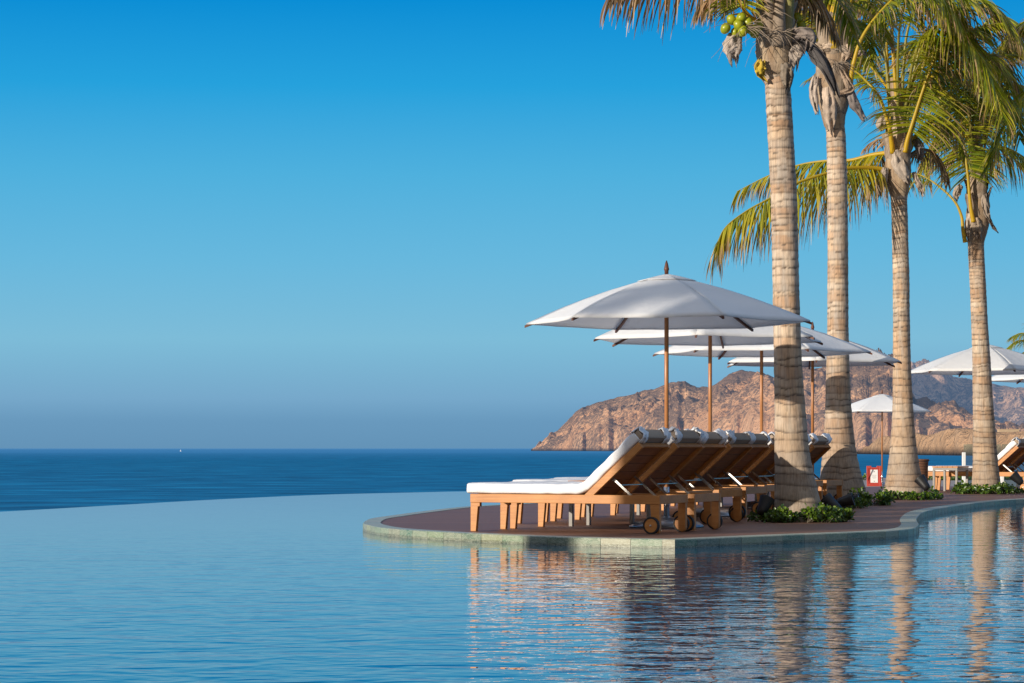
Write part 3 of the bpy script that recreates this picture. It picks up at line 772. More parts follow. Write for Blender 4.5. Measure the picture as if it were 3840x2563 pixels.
def trunk(root, prof, d, boot, seed, tint=(.5, .36, .22)):
    """prof: (cx, y, half width) in picture units at distance d; boot: y below which the ringed bark starts"""
    rs = random.Random(seed); s = K*d/F
    pts = []
    for cx, y, hw in prof:
        p = at(cx, y, d); pts.append((p.x, hw*s, p.z))
    c = catmull(pts, 620); n = 40; mb = MB()
    vs = []; cs = []; fs = []
    # ring scars at irregular spacing
    z0 = c[0].z; zt = c[-1].z; rings = []; z = z0+.1
    while z < zt:
        fr = (z-z0)/(zt-z0); rings.append((z, rs.uniform(.5, 1), rs.uniform(-.022, .022), rs.uniform(0, 6.28)))
        z += rs.uniform(.55, 1.4)*lerp(.15, .045, fr**.7)
    tones = [rs.random() for _ in rings]+[.5]
    pal = [rs.choice(((.74, .59, .44), (.66, .48, .32), (.54, .335, .20), (.50, .40, .31), (.67, .46, .30))) for _ in rings]
    zb = at(0, boot, d).z
    last = 0
    for i, p in enumerate(c):
        for j in range(n):
            a = 2*math.pi*j/n; ca, sa = math.cos(a), math.sin(a)
            wob = fbm(ca*1.3+seed, sa*1.3, p.z*.9, 3)
            zz = p.z+wob*.018
            # find ring below
            lo = 0
            for k_ in range(max(0, last-4), len(rings)):
                rz, st, tl, ph = rings[k_]
                if rz+tl*math.cos(a+ph)+.003*math.sin(2*a+ph*3) <= zz: lo = k_
                elif k_ > last+3: break
            if j == 0: last = max(lo-1, 0)
            rz, st, tl, ph = rings[lo]; dz = zz-rz-tl*math.cos(a+ph)-.003*math.sin(2*a+ph*3)
            nxt = rings[lo+1][0]-rz if lo+1 < len(rings) else .2
            u = clamp(dz/nxt); r = p.y*(1+.020*(1-u)-.01)
            brk = clamp(.75+fbm(ca*2.5+lo*3.1, sa*2.5, seed, 2)*1.1); scar = (math.exp(-(dz/.019)**2) if dz > -.004 else 0)*st*brk
            r += -.006*scar+.004*wob+.005*fbm(ca*4, sa*4, p.z*14, 2)
            tn = tones[lo]; fr = (p.z-z0)/(zt-z0)
            col = mixc((*mixc((.42, .26, .145), tint, .5),), mixc((.62, .455, .29), tint, .25), clamp((tn-.5)*1.25+.5+.25*wob))
            col = mixc(col, pal[lo], .75)
            col = mixc(col, (.34, .22, .14), .55*clamp(fbm(ca*3, sa*3, p.z*5+seed*2, 4)*1.6))
            col = mixc(col, (.40, .21, .11), .4*clamp(fbm(ca*2, sa*2, p.z*3+seed, 3)*1.2))
            col = mixc(col, (.42, .40, .37), .5*clamp(fbm(ca*2+9, sa*2, p.z*1.4, 3)*1.5))
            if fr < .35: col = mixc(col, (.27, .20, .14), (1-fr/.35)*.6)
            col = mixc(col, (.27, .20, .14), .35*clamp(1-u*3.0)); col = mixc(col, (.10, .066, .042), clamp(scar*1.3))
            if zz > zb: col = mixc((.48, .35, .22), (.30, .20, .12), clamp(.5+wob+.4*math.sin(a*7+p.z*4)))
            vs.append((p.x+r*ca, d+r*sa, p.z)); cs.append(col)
    for i in range(len(c)-1):
        for j in range(n): fs.append((i*n+j, i*n+(j+1) % n, (i+1)*n+(j+1) % n, (i+1)*n+j))
    mb.add(vs, fs, cs)
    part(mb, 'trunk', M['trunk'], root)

def sheath(root, P, w, col, seed=0, curl=.5, name='leaf_sheath'):
    """papery sheath: a curled ribbon following P (world), widest in the middle, torn end"""
    rs = random.Random(seed); c = catmull(P, 22); mb = MB(); mb.open = True; vs = []; cs = []; fs = []; n = 9
    for i, p in enumerate(c):
        t = i/21; T = (c[min(i+1, 21)]-c[max(i-1, 0)]).normalized()
        S = T.cross(Vector((0, -1, .15))).normalized(); N = S.cross(T)
        ww = w*(.62+.42*math.sin(math.pi*min(1, t*.8+.1)))*(1-.45*clamp((t-.5)/.5)**1.5)
        for j in range(n):
            s = j/(n-1)*2-1
            e = fbm(i*.22, s*2+seed, 2, 3); jag = fbm(s*3.1, seed*2.3, 4, 3)*clamp((t-.6)/.4)
            q = p+T*jag*w*.9+S*ww*s*.5*(1+.25*e)-N*(curl*ww*(s*s-.3)*.35+e*.05+.02*math.sin(s*6+seed)*t)
            vs.append(q)
            k_ = clamp(.5+fbm(s*5+seed, i*.12, 1, 4)); cs.append(mixc(tuple(x*.9 for x in col), tuple(min(1, x*1.6) for x in col), k_))
    for i in range(21):
        for j in range(n-1): fs.append((i*n+j, i*n+j+1, (i+1)*n+j+1, (i+1)*n+j))
    mb.add(vs, fs, cs); o = part(mb, name, M['fibre'], root)
    sd = o.modifiers.new('solid', 'SOLIDIFY'); sd.thickness = .004
    return o
def pl(pts, d): return [at(x, y, d+(q[0] if q else 0)) for x, y, *q in pts]
def boots(root, cx, y0, y1, hw, d, seed, n=7):
    """overlapping fibrous leaf bases wrapped round the crown shaft"""
    rs = random.Random(seed); s = K*d/F
    for i in range(n):
        a = i*2.4+seed; ca, sa = math.cos(a), math.sin(a)
        yy = lerp(y0, y1, (i+.3)/n); ln = (y0-y1)*.42
        r = hw*s
        b = at(cx, yy, d)
        P = [b+Vector((ca*r*.80, sa*r*.80, 0)), b+Vector((ca*r*1.05, sa*r*1.05, ln*s*.45)), b+Vector((ca*r*1.05, sa*r*1.05, ln*s)), b+Vector((ca*r*1.35, sa*r*1.35, ln*s*1.5))]
        mb = MB(); mb.open = True; vs = []; cs = []; fs = []; m = 11; c = catmull(P, 12)
        half = R(rs.uniform(55, 85))
        for q, p in enumerate(c):
            t = q/11; h2 = half*(1-.72*t**.8); rr = math.hypot(p.x-b.x, p.y-d)
            for j in range(m):
                th = a+h2*(j/(m-1)*2-1); e = fbm(th*3, t*4, seed+i, 3)
                vs.append((b.x+(rr+e*.02)*math.cos(th), d+(rr+e*.02)*math.sin(th), p.z+e*.03))
                cs.append(mixc((.24, .165, .105), (.46, .36, .26), clamp(.55+e+.25*math.sin(th*9))))
        for q in range(11):
            for j in range(m-1): fs.append((q*m+j, q*m+j+1, (q+1)*m+j+1, (q+1)*m+j))
        mb.add(vs, fs, cs); o = part(mb, 'leaf_base', M['fibre'], root)
        sd = o.modifiers.new('solid', 'SOLIDIFY'); sd.thickness = .008
def dead_strands(root, cx, y, d, n, spread, seed, name='flower_stalk'):
    rs = random.Random(seed); mb = MB(); b = at(cx, y, d)
    for i in range(n):
        a = rs.uniform(0, 6.28); ln = rs.uniform(.18, .42)*spread; p = b+Vector((rs.uniform(-.05, .05), -.10, 0)); d_ = Vector((math.cos(a), -abs(math.sin(a))*.6, rs.uniform(-.6, .5))).normalized(); P = [p]
        for s_ in range(5):
            d_ = (d_+Vector((rs.uniform(-.3, .3), rs.uniform(-.2, .2), -.22+rs.uniform(-.2, .2)))).normalized(); p = p+d_*ln/5; P.append(p)
        mb.tube(P, [.0042, .0038, .0034, .003, .0026, .002], 4, (.30, .23, .17))
    part(mb, name, M['trunk'], root)
def coconuts(root, spots, d, r=.056):
    for i, (x, y, dd) in enumerate(spots):
        p = at(x, y, d+dd); mb = MB(); rs = random.Random(i)
        ax = Matrix.Rotation(rs.uniform(-.8, .8), 4, 'Y') @ Matrix.Rotation(rs.uniform(-.6, .6), 4, 'X')
        prof = [(.001, -1.15), (.35, -1.08), (.68, -.82), (.92, -.40), (1, .05), (.93, .5), (.70, .88), (.38, 1.08), (.001, 1.16)]
        mb.lathe([(a*r, b*r) for a, b in prof], 18, mat=Matrix.Translation(p) @ ax)
        o = part(mb, 'coconut', M['coconut'], root)
        mb = MB(); q = at(lerp(x, 1712, .55), y-14, d+dd*.4); mb.tube([p+Vector((0, 0, r*1.0)), q], [.008, .012], 6, YEL); s_ = mb.build('stalk', M['trunk'], None, org=root.location); s_.parent = o; s_.location = (0, 0, 0)
def extra_fronds(root, cx, cy, d, specs, mode='green', seed=0, leaf=.6, up=1.):
    """fronds radiating from the heart: (azimuth deg, rise deg, length m, droop)"""
    h = at(cx, cy, d)
    for i, (az, el, L, dr, *md) in enumerate(specs):
        a = R(az); e = R(el); dir = Vector((math.cos(a)*math.cos(e), math.sin(a)*math.cos(e), math.sin(e))); P = []
        for q in range(7):
            t = q/6; P.append(h+dir*L*t+Vector((math.cos(a), math.sin(a), 0))*(.25*L*dr*t*t)+Vector((0, 0, -dr*L*t*t*.75)))
        frond(root, P, md[0] if md else mode, leaf, .6, .25, 60, .034, Vector((-math.sin(a), math.cos(a), 0)), seed+i)

# T1: thick trunk nearest the pool
d = 27.2
t1 = thing('palm_tree', 'nearest coconut palm with thickest trunk and green coconuts, beside the lounger row', 'palm tree', (at(1832, 1029, d).x, d, 0), 0, 'coconut palms on the deck')
trunk(t1, [(1835, 1203, 60), (1833, 1185, 58), (1829, 1150, 53), (1823, 1095, 46), (1817, 1035, 40), (1813, 960, 36.5), (1808, 850, 32.5), (1805, 740, 31), (1802, 600, 30.5), (1798, 450, 30.5), (1790, 300, 29.5), (1784, 200, 29), (1780, 178, 29), (1779, 165, 38), (1778, 130, 43), (1778, 90, 44), (1780, 40, 38), (1783, -20, 30)], d, 176, 3)
boots(t1, 1778, 150, 30, 42, d, 2, 8)
sheath(t1, pl([(1688, 78, -.3), (1682, 100, -.34), (1680, 120, -.34), (1682, 136, -.3)], d), .21, (.42, .35, .30), 3, .6)
sheath(t1, pl([(1822, 82, -.1), (1858, 108, -.2), (1892, 152, -.25), (1922, 222, -.2)], d), .15, (.055, .05, .052), 5, .7)
sheath(t1, pl([(1845, 100, -.1), (1832, 112, -.2), (1824, 130, -.2), (1820, 160, -.15)], d), .16, (.36, .30, .25), 6, .5)
sheath(t1, pl([(1812, 95, -.1), (1835, 75, -.2), (1860, 85, -.25), (1850, 120, -.2)], d), .15, (.22, .18, .16), 8, .5)
sheath(t1, pl([(1800, 145, -.2), (1805, 160, -.23), (1806, 185, -.2), (1803, 205, -.17)], d), .14, (.20, .16, .12), 9, .4)
for i, pts in enumerate(([(1765, 110, -.1), (1766, 40, -.2), (1762, -60, -.3)], [(1800, 105, -.1), (1806, 40, -.15), (1815, -60, -.3)], [(1787, 105, -.2), (1788, 30, -.25), (1792, -70, -.2)])):
    mb = MB(); P = catmull(pl(pts, d), 12); mb.tube(P, [lerp(.085, .05, q/11) for q in range(12)], 10, [mixc((.34, .26, .19), (.36, .36, .06) if i == 1 else (.30, .22, .15), q/11) for q in range(12)]); part(mb, 'leaf_stub', M['fibre'], t1)
sheath(t1, pl([(1747, 138, -.2), (1744, 152, -.24), (1746, 166, -.24), (1752, 180, -.17)], d), .13, (.55, .38, .03), 12, .3)
coconuts(t1, [(1664, 66, -.35), (1678, 46, -.33), (1700, 42, -.38), (1694, 58, -.42), (1716, 52, -.36), (1704, 72, -.42), (1722, 66, -.33), (1730, 76, -.25), (1688, 76, -.3), (1711, 60, -.28), (1740, 60, -.22), (1828, 42, .1), (1838, 60, .12)], d)
dead_strands(t1, 1710, 66, d-.3, 20, 1.5, 4); dead_strands(t1, 1785, 80, d-.2, 12, 1.5, 5)
T1F = [([(1772, 30), (1735, -45, -.1), (1650, -72, -.25), (1540, -62, -.4), (1460, -42, -.5), (1395, -8, -.55)], 'dead', .74, 1.0, .25),
       ([(1772, 70, -.1), (1728, 45, -.15), (1705, 20, -.2), (1688, -15, -.3), (1640, -110, -.6), (1560, -180, -1.0), (1440, -190, -1.3)], 'green', .6, .6, .35),
       ([(1795, 50), (1825, -30, .2), (1870, -45, .5), (1930, 10, .8), (1960, 90, 1.0)], 'mixed', .5, .8, .2),
       ([(1795, 55), (1835, -10, .1), (1870, -10, .2), (1900, 30, .3), (1925, 90, .35)], 'dead', .42, 1.0, .2),
       ([(1790, 50), (1780, -40, -.2), (1720, -120, -.4), (1640, -130, -.5), (1580, -90, -.55)], 'mixed', .55, .7, .25),
       ([(1775, 45), (1742, -45, .3), (1690, -55, .6), (1640, -20, .8), (1600, 20, .9)], 'dead', .5, 1.0, .35)]
for i, (pts, md, lf, hg, t0) in enumerate(T1F): frond(t1, pl(pts, d), md, lf, hg, t0, 62, .036, None, 10+i)
extra_fronds(t1, 1786, -10, d, [(70, 60, 2.2, .5), (140, 55, 2.2, .55), (215, 60, 2.2, .6), (290, 62, 2.0, .5), (20, 58, 2.2, .6), (340, 70, 2.0, .4), (110, 75, 2.0, .3)], 'green', 40)

# T2
d = 35.5
t2 = thing('palm_tree', 'second coconut palm from the left, pale trunk with torn grey sheaths at the top', 'palm tree', (at(1932, 1029, d).x, d, 0), 0, 'coconut palms on the deck')
trunk(t2, [(1935, 1160, 62), (1934, 1145, 59), (1931, 1110, 51), (1927, 1060, 42), (1924, 1000, 35), (1923, 930, 30), (1922, 850, 27), (1922, 750, 24.5), (1922, 600, 23.5), (1921, 450, 23), (1919, 350, 22.5), (1917, 300, 22), (1914, 285, 24), (1910, 230, 34), (1909, 180, 37), (1911, 130, 36), (1912, 80, 30), (1912, 0, 22)], d, 298, 11, (.56, .40, .27))
boots(t2, 1911, 270, 90, 37, d, 5, 8)
for i, (pts, w, col, cu) in enumerate([([(1872, 175, -.2), (1866, 205, -.25), (1870, 235, -.25), (1876, 262, -.2)], .15, (.44, .36, .30), .6),
        ([(1900, 200, -.25), (1903, 235, -.27), (1905, 270, -.22), (1906, 300, -.18)], .24, (.44, .34, .26), .5),
        ([(1946, 195, -.2), (1955, 225, -.22), (1968, 250, -.2), (1984, 275, -.15)], .17, (.20, .17, .16), .6),
        ([(1922, 150, -.25), (1945, 190, -.28), (1950, 205, -.26), (1920, 218, -.25)], .13, (.32, .23, .16), .4),
        ([(1880, 110, -.2), (1905, 103, -.26), (1935, 115, -.28), (1955, 132, -.2)], .12, (.42, .33, .25), .5),
        ([(1938, 95, -.2), (1945, 110, -.25), (1942, 128, -.25), (1938, 140, -.2)], .18, (.40, .30, .22), .6),
        ([(1950, 135, -.1), (1965, 125, -.15), (1978, 120, -.15), (1988, 124, -.1)], .10, (.34, .26, .2), .5)]):
    sheath(t2, pl(pts, d), w*.86, col, 20+i, cu)
mb = MB(); P = catmull(pl([(1917, 112, -.22), (1914, 50, -.24), (1910, -40, -.2), (1900, -120, -.2)], d), 12); mb.tube(P, [lerp(.085, .05, q/11) for q in range(12)], 10, PET); part(mb, 'leaf_stalk', M['fibre'], t2)
for x in (1900, 1935):
    mb = MB(); P = catmull(pl([(x, 120, -.15), (x, 50, -.15), (x+(x-1915)*.4, -40, -.1)], d), 10); mb.tube(P, [lerp(.09, .06, q/9) for q in range(10)], 10, (.33, .25, .18)); part(mb, 'leaf_stub', M['fibre'], t2)
dead_strands(t2, 1918, 150, d-.2, 26, .9, 8)
T2F = [([(1950, 195, -.2), (1957, 150, -.25), (1977, 87, -.3), (2021, 26, -.35), (2075, -20, -.4), (2150, -40, -.5), (2240, 10, -.6)], 'green', .75, .7, .42),
       ([(1905, 120), (1880, 20, .2), (1850, -30, .3), (1815, 0, .5), (1800, 60, .6)], 'dead', .5, 1., .25),
       ([(1900, 120), (1880, 60, .2), (1862, 20, .5), (1850, 40, .8), (1846, 90, 1)], 'mixed', .55, .9, .15),
       ([(1925, 110), (1950, 10, .4), (1985, -20, .8), (2020, 20, 1.1), (2035, 90, 1.3)], 'mixed', .65, .8, .2),
       ([(1925, 110), (1945, 60, .5), (1970, 50, .9), (1990, 90, 1.2), (1998, 150, 1.3)], 'green', .6, .8, .2),
       ([(1910, 110), (1895, 0, -.3), (1860, -60, -.5), (1810, -70, -.6)], 'mixed', .6, .7, .3)]
for i, (pts, md, lf, hg, t0) in enumerate(T2F): frond(t2, pl(pts, d), md, lf, hg, t0, 62, .045, None, 60+i)
extra_fronds(t2, 1912, 10, d, [(80, 60, 2.5, .5), (150, 58, 2.5, .5), (230, 62, 2.3, .6), (300, 60, 2.2, .5), (30, 60, 2.6, .5)], 'green', 80)

# T3
d = 41.0
t3 = thing('palm_tree', 'third coconut palm from the left with long fronds reaching left behind other trunks', 'palm tree', (at(2073, 1029, d).x, d, 0), 0, 'coconut palms on the deck')
trunk(t3, [(2075, 1146, 52), (2075, 1130, 49), (2074, 1100, 42), (2073, 1060, 35), (2072, 1000, 28), (2071, 930, 23.5), (2069, 850, 21), (2068, 750, 19.5), (2067, 650, 19), (2065, 560, 18.5), (2063, 480, 18.5), (2062, 455, 19), (2062, 440, 23), (2060, 405, 29), (2060, 370, 29), (2062, 340, 24), (2062, 290, 17), (2058, 230, 15), (2054, 180, 13)], d, 452, 17, (.52, .33, .13))
boots(t3, 2060, 440, 330, 29, d, 9, 6)
for i, (pts, w, col, cu) in enumerate([([(2055, 345, -.22), (2062, 375, -.25), (2075, 400, -.25), (2083, 418, -.2)], .22, (.44, .36, .29), .5),
        ([(2032, 385, -.2), (2026, 410, -.24), (2020, 430, -.22), (2016, 452, -.18)], .15, (.34, .28, .23), .6),
        ([(2096, 395, -.1), (2104, 415, -.15), (2112, 432, -.12), (2118, 448, -.1)], .10, (.40, .32, .25), .5),
        ([(2098, 320, .1), (2108, 335, 0), (2112, 355, 0), (2110, 370, 0)], .14, (.20, .17, .16), .6),
        ([(2026, 300, -.1), (2020, 285, -.15), (2030, 270, -.15), (2040, 262, -.1)], .14, (.40, .32, .24), .5)]):
    sheath(t3, pl(pts, d), w, col, 40+i, cu)
T3F = [([(2040, 392, -.1), (2000, 386, -.2), (1943, 387, -.4), (1896, 398, -.6), (1824, 422, -.8), (1765, 456, -1.), (1709, 487, -1.1), (1662, 525, -1.2), (1640, 575, -1.2)], 'yellow', 1.25, 1.7, .04, 150),
       ([(2045, 350, 0), (2000, 356, .2), (1950, 368, .4), (1890, 370, .6), (1830, 380, .8), (1760, 405, .9), (1690, 440, 1.0)], 'yellow', .9, 1.5, .06, 110),
       ([(2048, 352, -.2), (2041, 300, -.3), (2032, 267, -.3), (2017, 223, -.3), (1988, 188, -.2), (1957, 162, .2), (1905, 150, .6), (1860, 180, 1.0)], 'mixed', .6, .9, .42, 56),
       ([(2076, 350, -.25), (2082, 320, -.3), (2093, 284, -.35), (2115, 214, -.4), (2141, 142, -.5), (2163, 87, -.6), (2200, 20, -.7), (2260, 0, -.9), (2320, 60, -1)], 'green', 1.25, .65, .2, 120),
       ([(2066, 330), (2054, 192, -.1), (2047, 87, -.1), (2048, -20, -.1), (2080, -80, -.2), (2160, -60, -.3)], 'green', .8, .7, .5, 56),
       ([(2055, 330), (2038, 214, .1), (2032, 87, .1), (2015, -20, .3), (1980, -60, .6), (1940, -10, .8)], 'green', .75, .7, .45, 56),
       ([(2080, 340, .1), (2110, 240, .3), (2160, 150, .6), (2230, 110, .9), (2290, 150, 1.1), (2320, 230, 1.2)], 'green', .85, .75, .2, 76),
       ([(2085, 345, .2), (2110, 300, .3), (2150, 275, .4), (2190, 300, .5), (2215, 360, .55)], 'mixed', .6, .9, .15, 60),
       ([(2085, 360, .2), (2110, 345, .4), (2140, 350, .5), (2165, 380, .55), (2175, 420, .6)], 'dead', .42, 1., .1, 50),
       ([(2075, 335), (2100, 150, -.2), (2150, 30, -.3), (2230, -10, -.4), (2310, 40, -.5), (2360, 130, -.6)], 'mixed', 1.1, .9, .22, 100),
       ([(2070, 300), (2100, 120, -.4), (2150, 60, -.7), (2210, 80, -1.0), (2270, 170, -1.2), (2300, 270, -1.3)], 'green', 1.1, .8, .22, 100),
       ([(2065, 300), (2080, 80, -.1), (2120, 0, -.2), (2180, 10, -.3), (2230, 80, -.3), (2260, 190, -.3)], 'mixed', 1.05, .9, .25, 100),
       ([(2060, 300), (2062, 80, -.5), (2090, -20, -.9), (2150, -20, -1.2), (2200, 50, -1.4)], 'green', 1.1, .8, .3, 90),
       ([(2050, 300), (2030, 120, .4), (2000, 60, .9), (1970, 80, 1.3), (1955, 150, 1.6)], 'green', .9, .85, .3, 80),
       ([(2050, 300), (2020, 60, .1), (1990, 0, .1), (1960, 10, 0), (1945, 60, 0)], 'mixed', .9, .9, .3, 80),
       ([(2050, 350, .1), (2040, 330, .2), (2020, 320, .4), (1995, 330, .5), (1980, 345, .5)], 'dead', .28, .6, .2, 26)]
for i, (pts, md, lf, hg, t0, n) in enumerate(T3F): frond(t3, pl(pts, d), md, lf, hg, t0, n, .05 if i < 9 else .032, None, 90+i, None if i < 9 else (.26, .24, .05))
extra_fronds(t3, 2058, 250, d, [(70, 60, 3.0, .5), (115, 55, 2.8, .5), (20, 65, 3.0, .55, 'mixed'), (330, 62, 3.0, .6), (45, 45, 2.9, .6), (350, 50, 2.7, .6, 'mixed')], 'green', 120, .85)

# T4
d = 44.5
t4 = thing('palm_tree', 'rightmost coconut palm trunk, a leaf stalk arching off its left side', 'palm tree', (at(2259, 1029, d).x, d, 0), 0, 'coconut palms on the deck')
trunk(t4, [(2264, 1136, 36), (2263, 1120, 34), (2261, 1080, 30), (2259, 1030, 27.5), (2257, 970, 25), (2254, 900, 22.5), (2251, 820, 20.5), (2247, 740, 19), (2243, 650, 18.5), (2240, 590, 18.5), (2239, 562, 18.5), (2240, 545, 21), (2243, 515, 26), (2243, 480, 25), (2241, 440, 20), (2240, 380, 15), (2238, 300, 12)], d, 558, 23, (.55, .37, .20))
boots(t4, 2243, 545, 430, 25, d, 14, 6)
for i, (pts, w, col, cu) in enumerate([([(2226, 490, -.2), (2222, 510, -.25), (2220, 530, -.22), (2220, 552, -.18)], .12, (.42, .34, .27), .5),
        ([(2205, 425, -.1), (2198, 435, -.15), (2194, 450, -.15), (2196, 462, -.1)], .14, (.36, .29, .23), .6),
        ([(2255, 435, -.15), (2258, 460, -.2), (2264, 490, -.2), (2272, 508, -.15)], .13, (.30, .24, .19), .5),
        ([(2262, 500, -.1), (2270, 505, -.15), (2278, 520, -.12), (2289, 534, -.1)], .07, (.08, .065, .06), .6),
        ([(2236, 500, -.25), (2240, 515, -.27), (2244, 530, -.25), (2246, 545, -.2)], .20, (.34, .26, .19), .4)]):
    sheath(t4, pl(pts, d), w, col, 60+i, cu)
T4F = [([(2214, 556, -.2), (2209, 530, -.25), (2205, 495, -.25), (2187, 459, -.2), (2146, 422, 0), (2104, 400, .2), (2070, 405, .6), (2045, 430, .9)], 'mixed', .6, .9, .6, 40),
       ([(2233, 510, -.25), (2226, 470, -.28), (2220, 403, -.3), (2212, 340, -.3), (2200, 260, -.4), (2170, 190, -.5), (2120, 170, -.6)], 'green', 1.05, .8, .33, 90),
       ([(2250, 440), (2256, 370, .1), (2285, 338, .1), (2330, 350, .1), (2380, 390, .1), (2430, 470, .1)], 'mixed', .95, 1., .12, 84),
       ([(2236, 430), (2228, 330, .2), (2200, 285, .3), (2160, 300, .4), (2130, 345, .4), (2118, 390, .4)], 'mixed', .85, 1., .15, 84),
       ([(2240, 430), (2232, 300, -.3), (2245, 180, -.5), (2290, 110, -.6), (2350, 110, -.8)], 'green', .9, .8, .25, 70),
       ([(2242, 430), (2240, 300, .3), (2215, 200, .5), (2160, 160, .7), (2100, 200, .8)], 'green', .85, .8, .25, 70),
       ([(2244, 430), (2262, 280, .3), (2310, 200, .5), (2370, 210, .6), (2420, 280, .7)], 'mixed', .85, .9, .2, 66),
       ([(2240, 440), (2222, 360, .2), (2195, 340, .3), (2172, 365, .4), (2165, 410, .4)], 'dead', .5, 1., .15, 46),
       ([(2246, 440, .1), (2262, 320, -.2), (2300, 130, -.4), (2340, 60, -.5), (2400, 80, -.6)], 'dead', .8, 1., .2, 70),
       ([(2240, 430), (2225, 280, -.4), (2230, 120, -.7), (2275, 40, -.9), (2340, 60, -1.0), (2380, 150, -1.1)], 'green', 1.15, .8, .25, 100),
       ([(2242, 430), (2245, 250, -.3), (2260, 160, -.6), (2300, 140, -.8), (2340, 200, -.9)], 'mixed', 1.0, .9, .25, 90),
       ([(2240, 430), (2215, 300, .5), (2170, 210, .9), (2110, 200, 1.2), (2060, 260, 1.4)], 'mixed', .95, .9, .25, 90),
       ([(2240, 430), (2222, 260, -.5), (2190, 130, -.8), (2150, 90, -1.0), (2110, 120, -1.2)], 'green', 1.1, .8, .3, 90),
       ([(2242, 430), (2250, 300, .5), (2280, 230, .9), (2320, 250, 1.2), (2340, 320, 1.3)], 'green', .95, .85, .25, 80)]
for i, (pts, md, lf, hg, t0, n) in enumerate(T4F): frond(t4, pl(pts, d), md, lf, hg, t0, n, .045 if i < 4 else .032, None, 140+i, None if i < 4 else (.26, .24, .05))
extra_fronds(t4, 2240, 340, d, [(70, 60, 2.8, .5), (115, 62, 2.8, .5), (20, 60, 2.6, .55), (150, 50, 2.4, .6)], 'green', 170, .8)

# T5: palm standing just outside the frame on the right, one frond reaching in; T6 far behind
d = 43.0
t5 = thing('palm_tree', 'palm at the right frame edge of which one green drooping frond reaches into view', 'palm tree', (at(2480, 1029, d).x, d, 0), 0, 'coconut palms on the deck')
trunk(t5, [(2480, 1140, 40), (2478, 1060, 30), (2476, 900, 22), (2474, 600, 18), (2472, 330, 18), (2472, 280, 24), (2472, 200, 16)], d, 320, 29)
for i, pts in enumerate(([(2470, 230), (2430, 170, -.1), (2385, 185, -.2), (2335, 240, -.3), (2295, 310, -.4), (2268, 380, -.45)], [(2470, 230), (2440, 120), (2400, 60), (2350, 50), (2310, 90)], [(2475, 230), (2520, 150), (2580, 160), (2630, 240)])):
    frond(t5, pl(pts, d), 'green' if i != 1 else 'mixed', 1.0, .55, .22, 90, .04, None, 190+i)
d = 100
t6 = thing('palm_tree', 'distant palm whose frond tips show above the right hand umbrella at the frame edge', 'palm tree', (at(2385, 1029, d).x, d, -.5), 0)
trunk(t6, [(2388, 1060, 9), (2386, 950, 7), (2384, 840, 7), (2383, 815, 8), (2383, 800, 6)], d, 830, 31)
for i, pts in enumerate(([(2383, 805), (2360, 785), (2335, 782), (2312, 798), (2303, 815)], [(2383, 805), (2365, 770), (2340, 765), (2318, 775)], [(2383, 805), (2372, 800), (2350, 808), (2335, 826)], [(2383, 805), (2400, 770), (2430, 775), (2455, 800)], [(2383, 805), (2385, 760), (2400, 730)])):
    frond(t6, pl(pts, d), 'green', .8, .6, .15, 50, .04, None, 200+i)

# the palms on the side terrace (outside the frame) that throw the dappled shade
sheet('side_terrace', [(-40, -12), (-9.6, -12), (-9.6, 20), (-40, 20)], 0, M['terrace'])
for i, (x, y, rz, sc_, lb) in enumerate(((-13.6, 11.2, 40, 1.15, 'tall coconut palm on the side terrace left of the pool, outside the frame'), (-18.2, 7.4, 160, 1.30, 'taller coconut palm on the side terrace behind the other one, outside the frame'))):
    o = dup(t1); place(o, (x, y, 0), R(rz), lb, 'coconut palms on the side terrace'); o.scale = (sc_,)*3
# ------------------------------------------------------------------ shrubs and garden lights
def shrub(name_label, pts, n, size, h, seed, group='low green shrubs at the palm feet', zb=0):
    """pts: list of (picture x, distance, radius) clumps on the deck"""
    rs = random.Random(seed); x0, d0, _ = pts[0]; base = at(x0, 1029, d0); base.z = zb
    root = thing('shrub', name_label, 'shrub', base, 0, group)
    mb = MB(); mb.open = True; st = MB()
    for k_ in range(n):
        px, d, r = rs.choice(pts); c = at(px, 1029, d); a = rs.uniform(0, 6.28); q = math.sqrt(rs.random())*r
        lump = .55+.45*fbm(c.x*3+math.cos(a)*q*4, d+math.sin(a)*q*4, seed, 2)*1.6
        if lump < .48: continue
        hh = h*.85*(1-(q/r)**2*.6)*clamp(lump, .3, 1.3)*(rs.random()**.55)
        p = Vector((c.x+math.cos(a)*q, d+math.sin(a)*q, zb+.01+hh))
        nrm = Vector((rs.gauss(0, .7), rs.gauss(-.2, .7), rs.uniform(.2, 1))).normalized(); u = nrm.orthogonal().normalized(); u.rotate(Matrix.Rotation(rs.uniform(0, 6.28), 3, nrm)); v = nrm.cross(u)
        s = size*rs.uniform(.6, 1.25)
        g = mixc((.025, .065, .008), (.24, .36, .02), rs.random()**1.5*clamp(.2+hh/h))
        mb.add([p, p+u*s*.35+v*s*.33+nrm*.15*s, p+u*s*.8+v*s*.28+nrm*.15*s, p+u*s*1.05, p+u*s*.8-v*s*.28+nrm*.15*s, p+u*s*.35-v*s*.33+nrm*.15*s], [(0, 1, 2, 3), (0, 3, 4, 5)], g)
        if k_ % 9 == 0: st.tube([(c.x+math.cos(a)*q*.5, d+math.sin(a)*q*.5, zb), p], [.006, .003], 4, (.08, .06, .03))
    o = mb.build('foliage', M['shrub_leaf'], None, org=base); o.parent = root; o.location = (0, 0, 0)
    o = st.build('stems', M['trunk'], None, org=base); o.parent = root; o.location = (0, 0, 0)
shrub('dark low shrub at the left foot of the nearest palm', [(1752, 27.0, .16), (1778, 26.75, .22), (1800, 26.7, .14)], 900, .045, .24, 1)
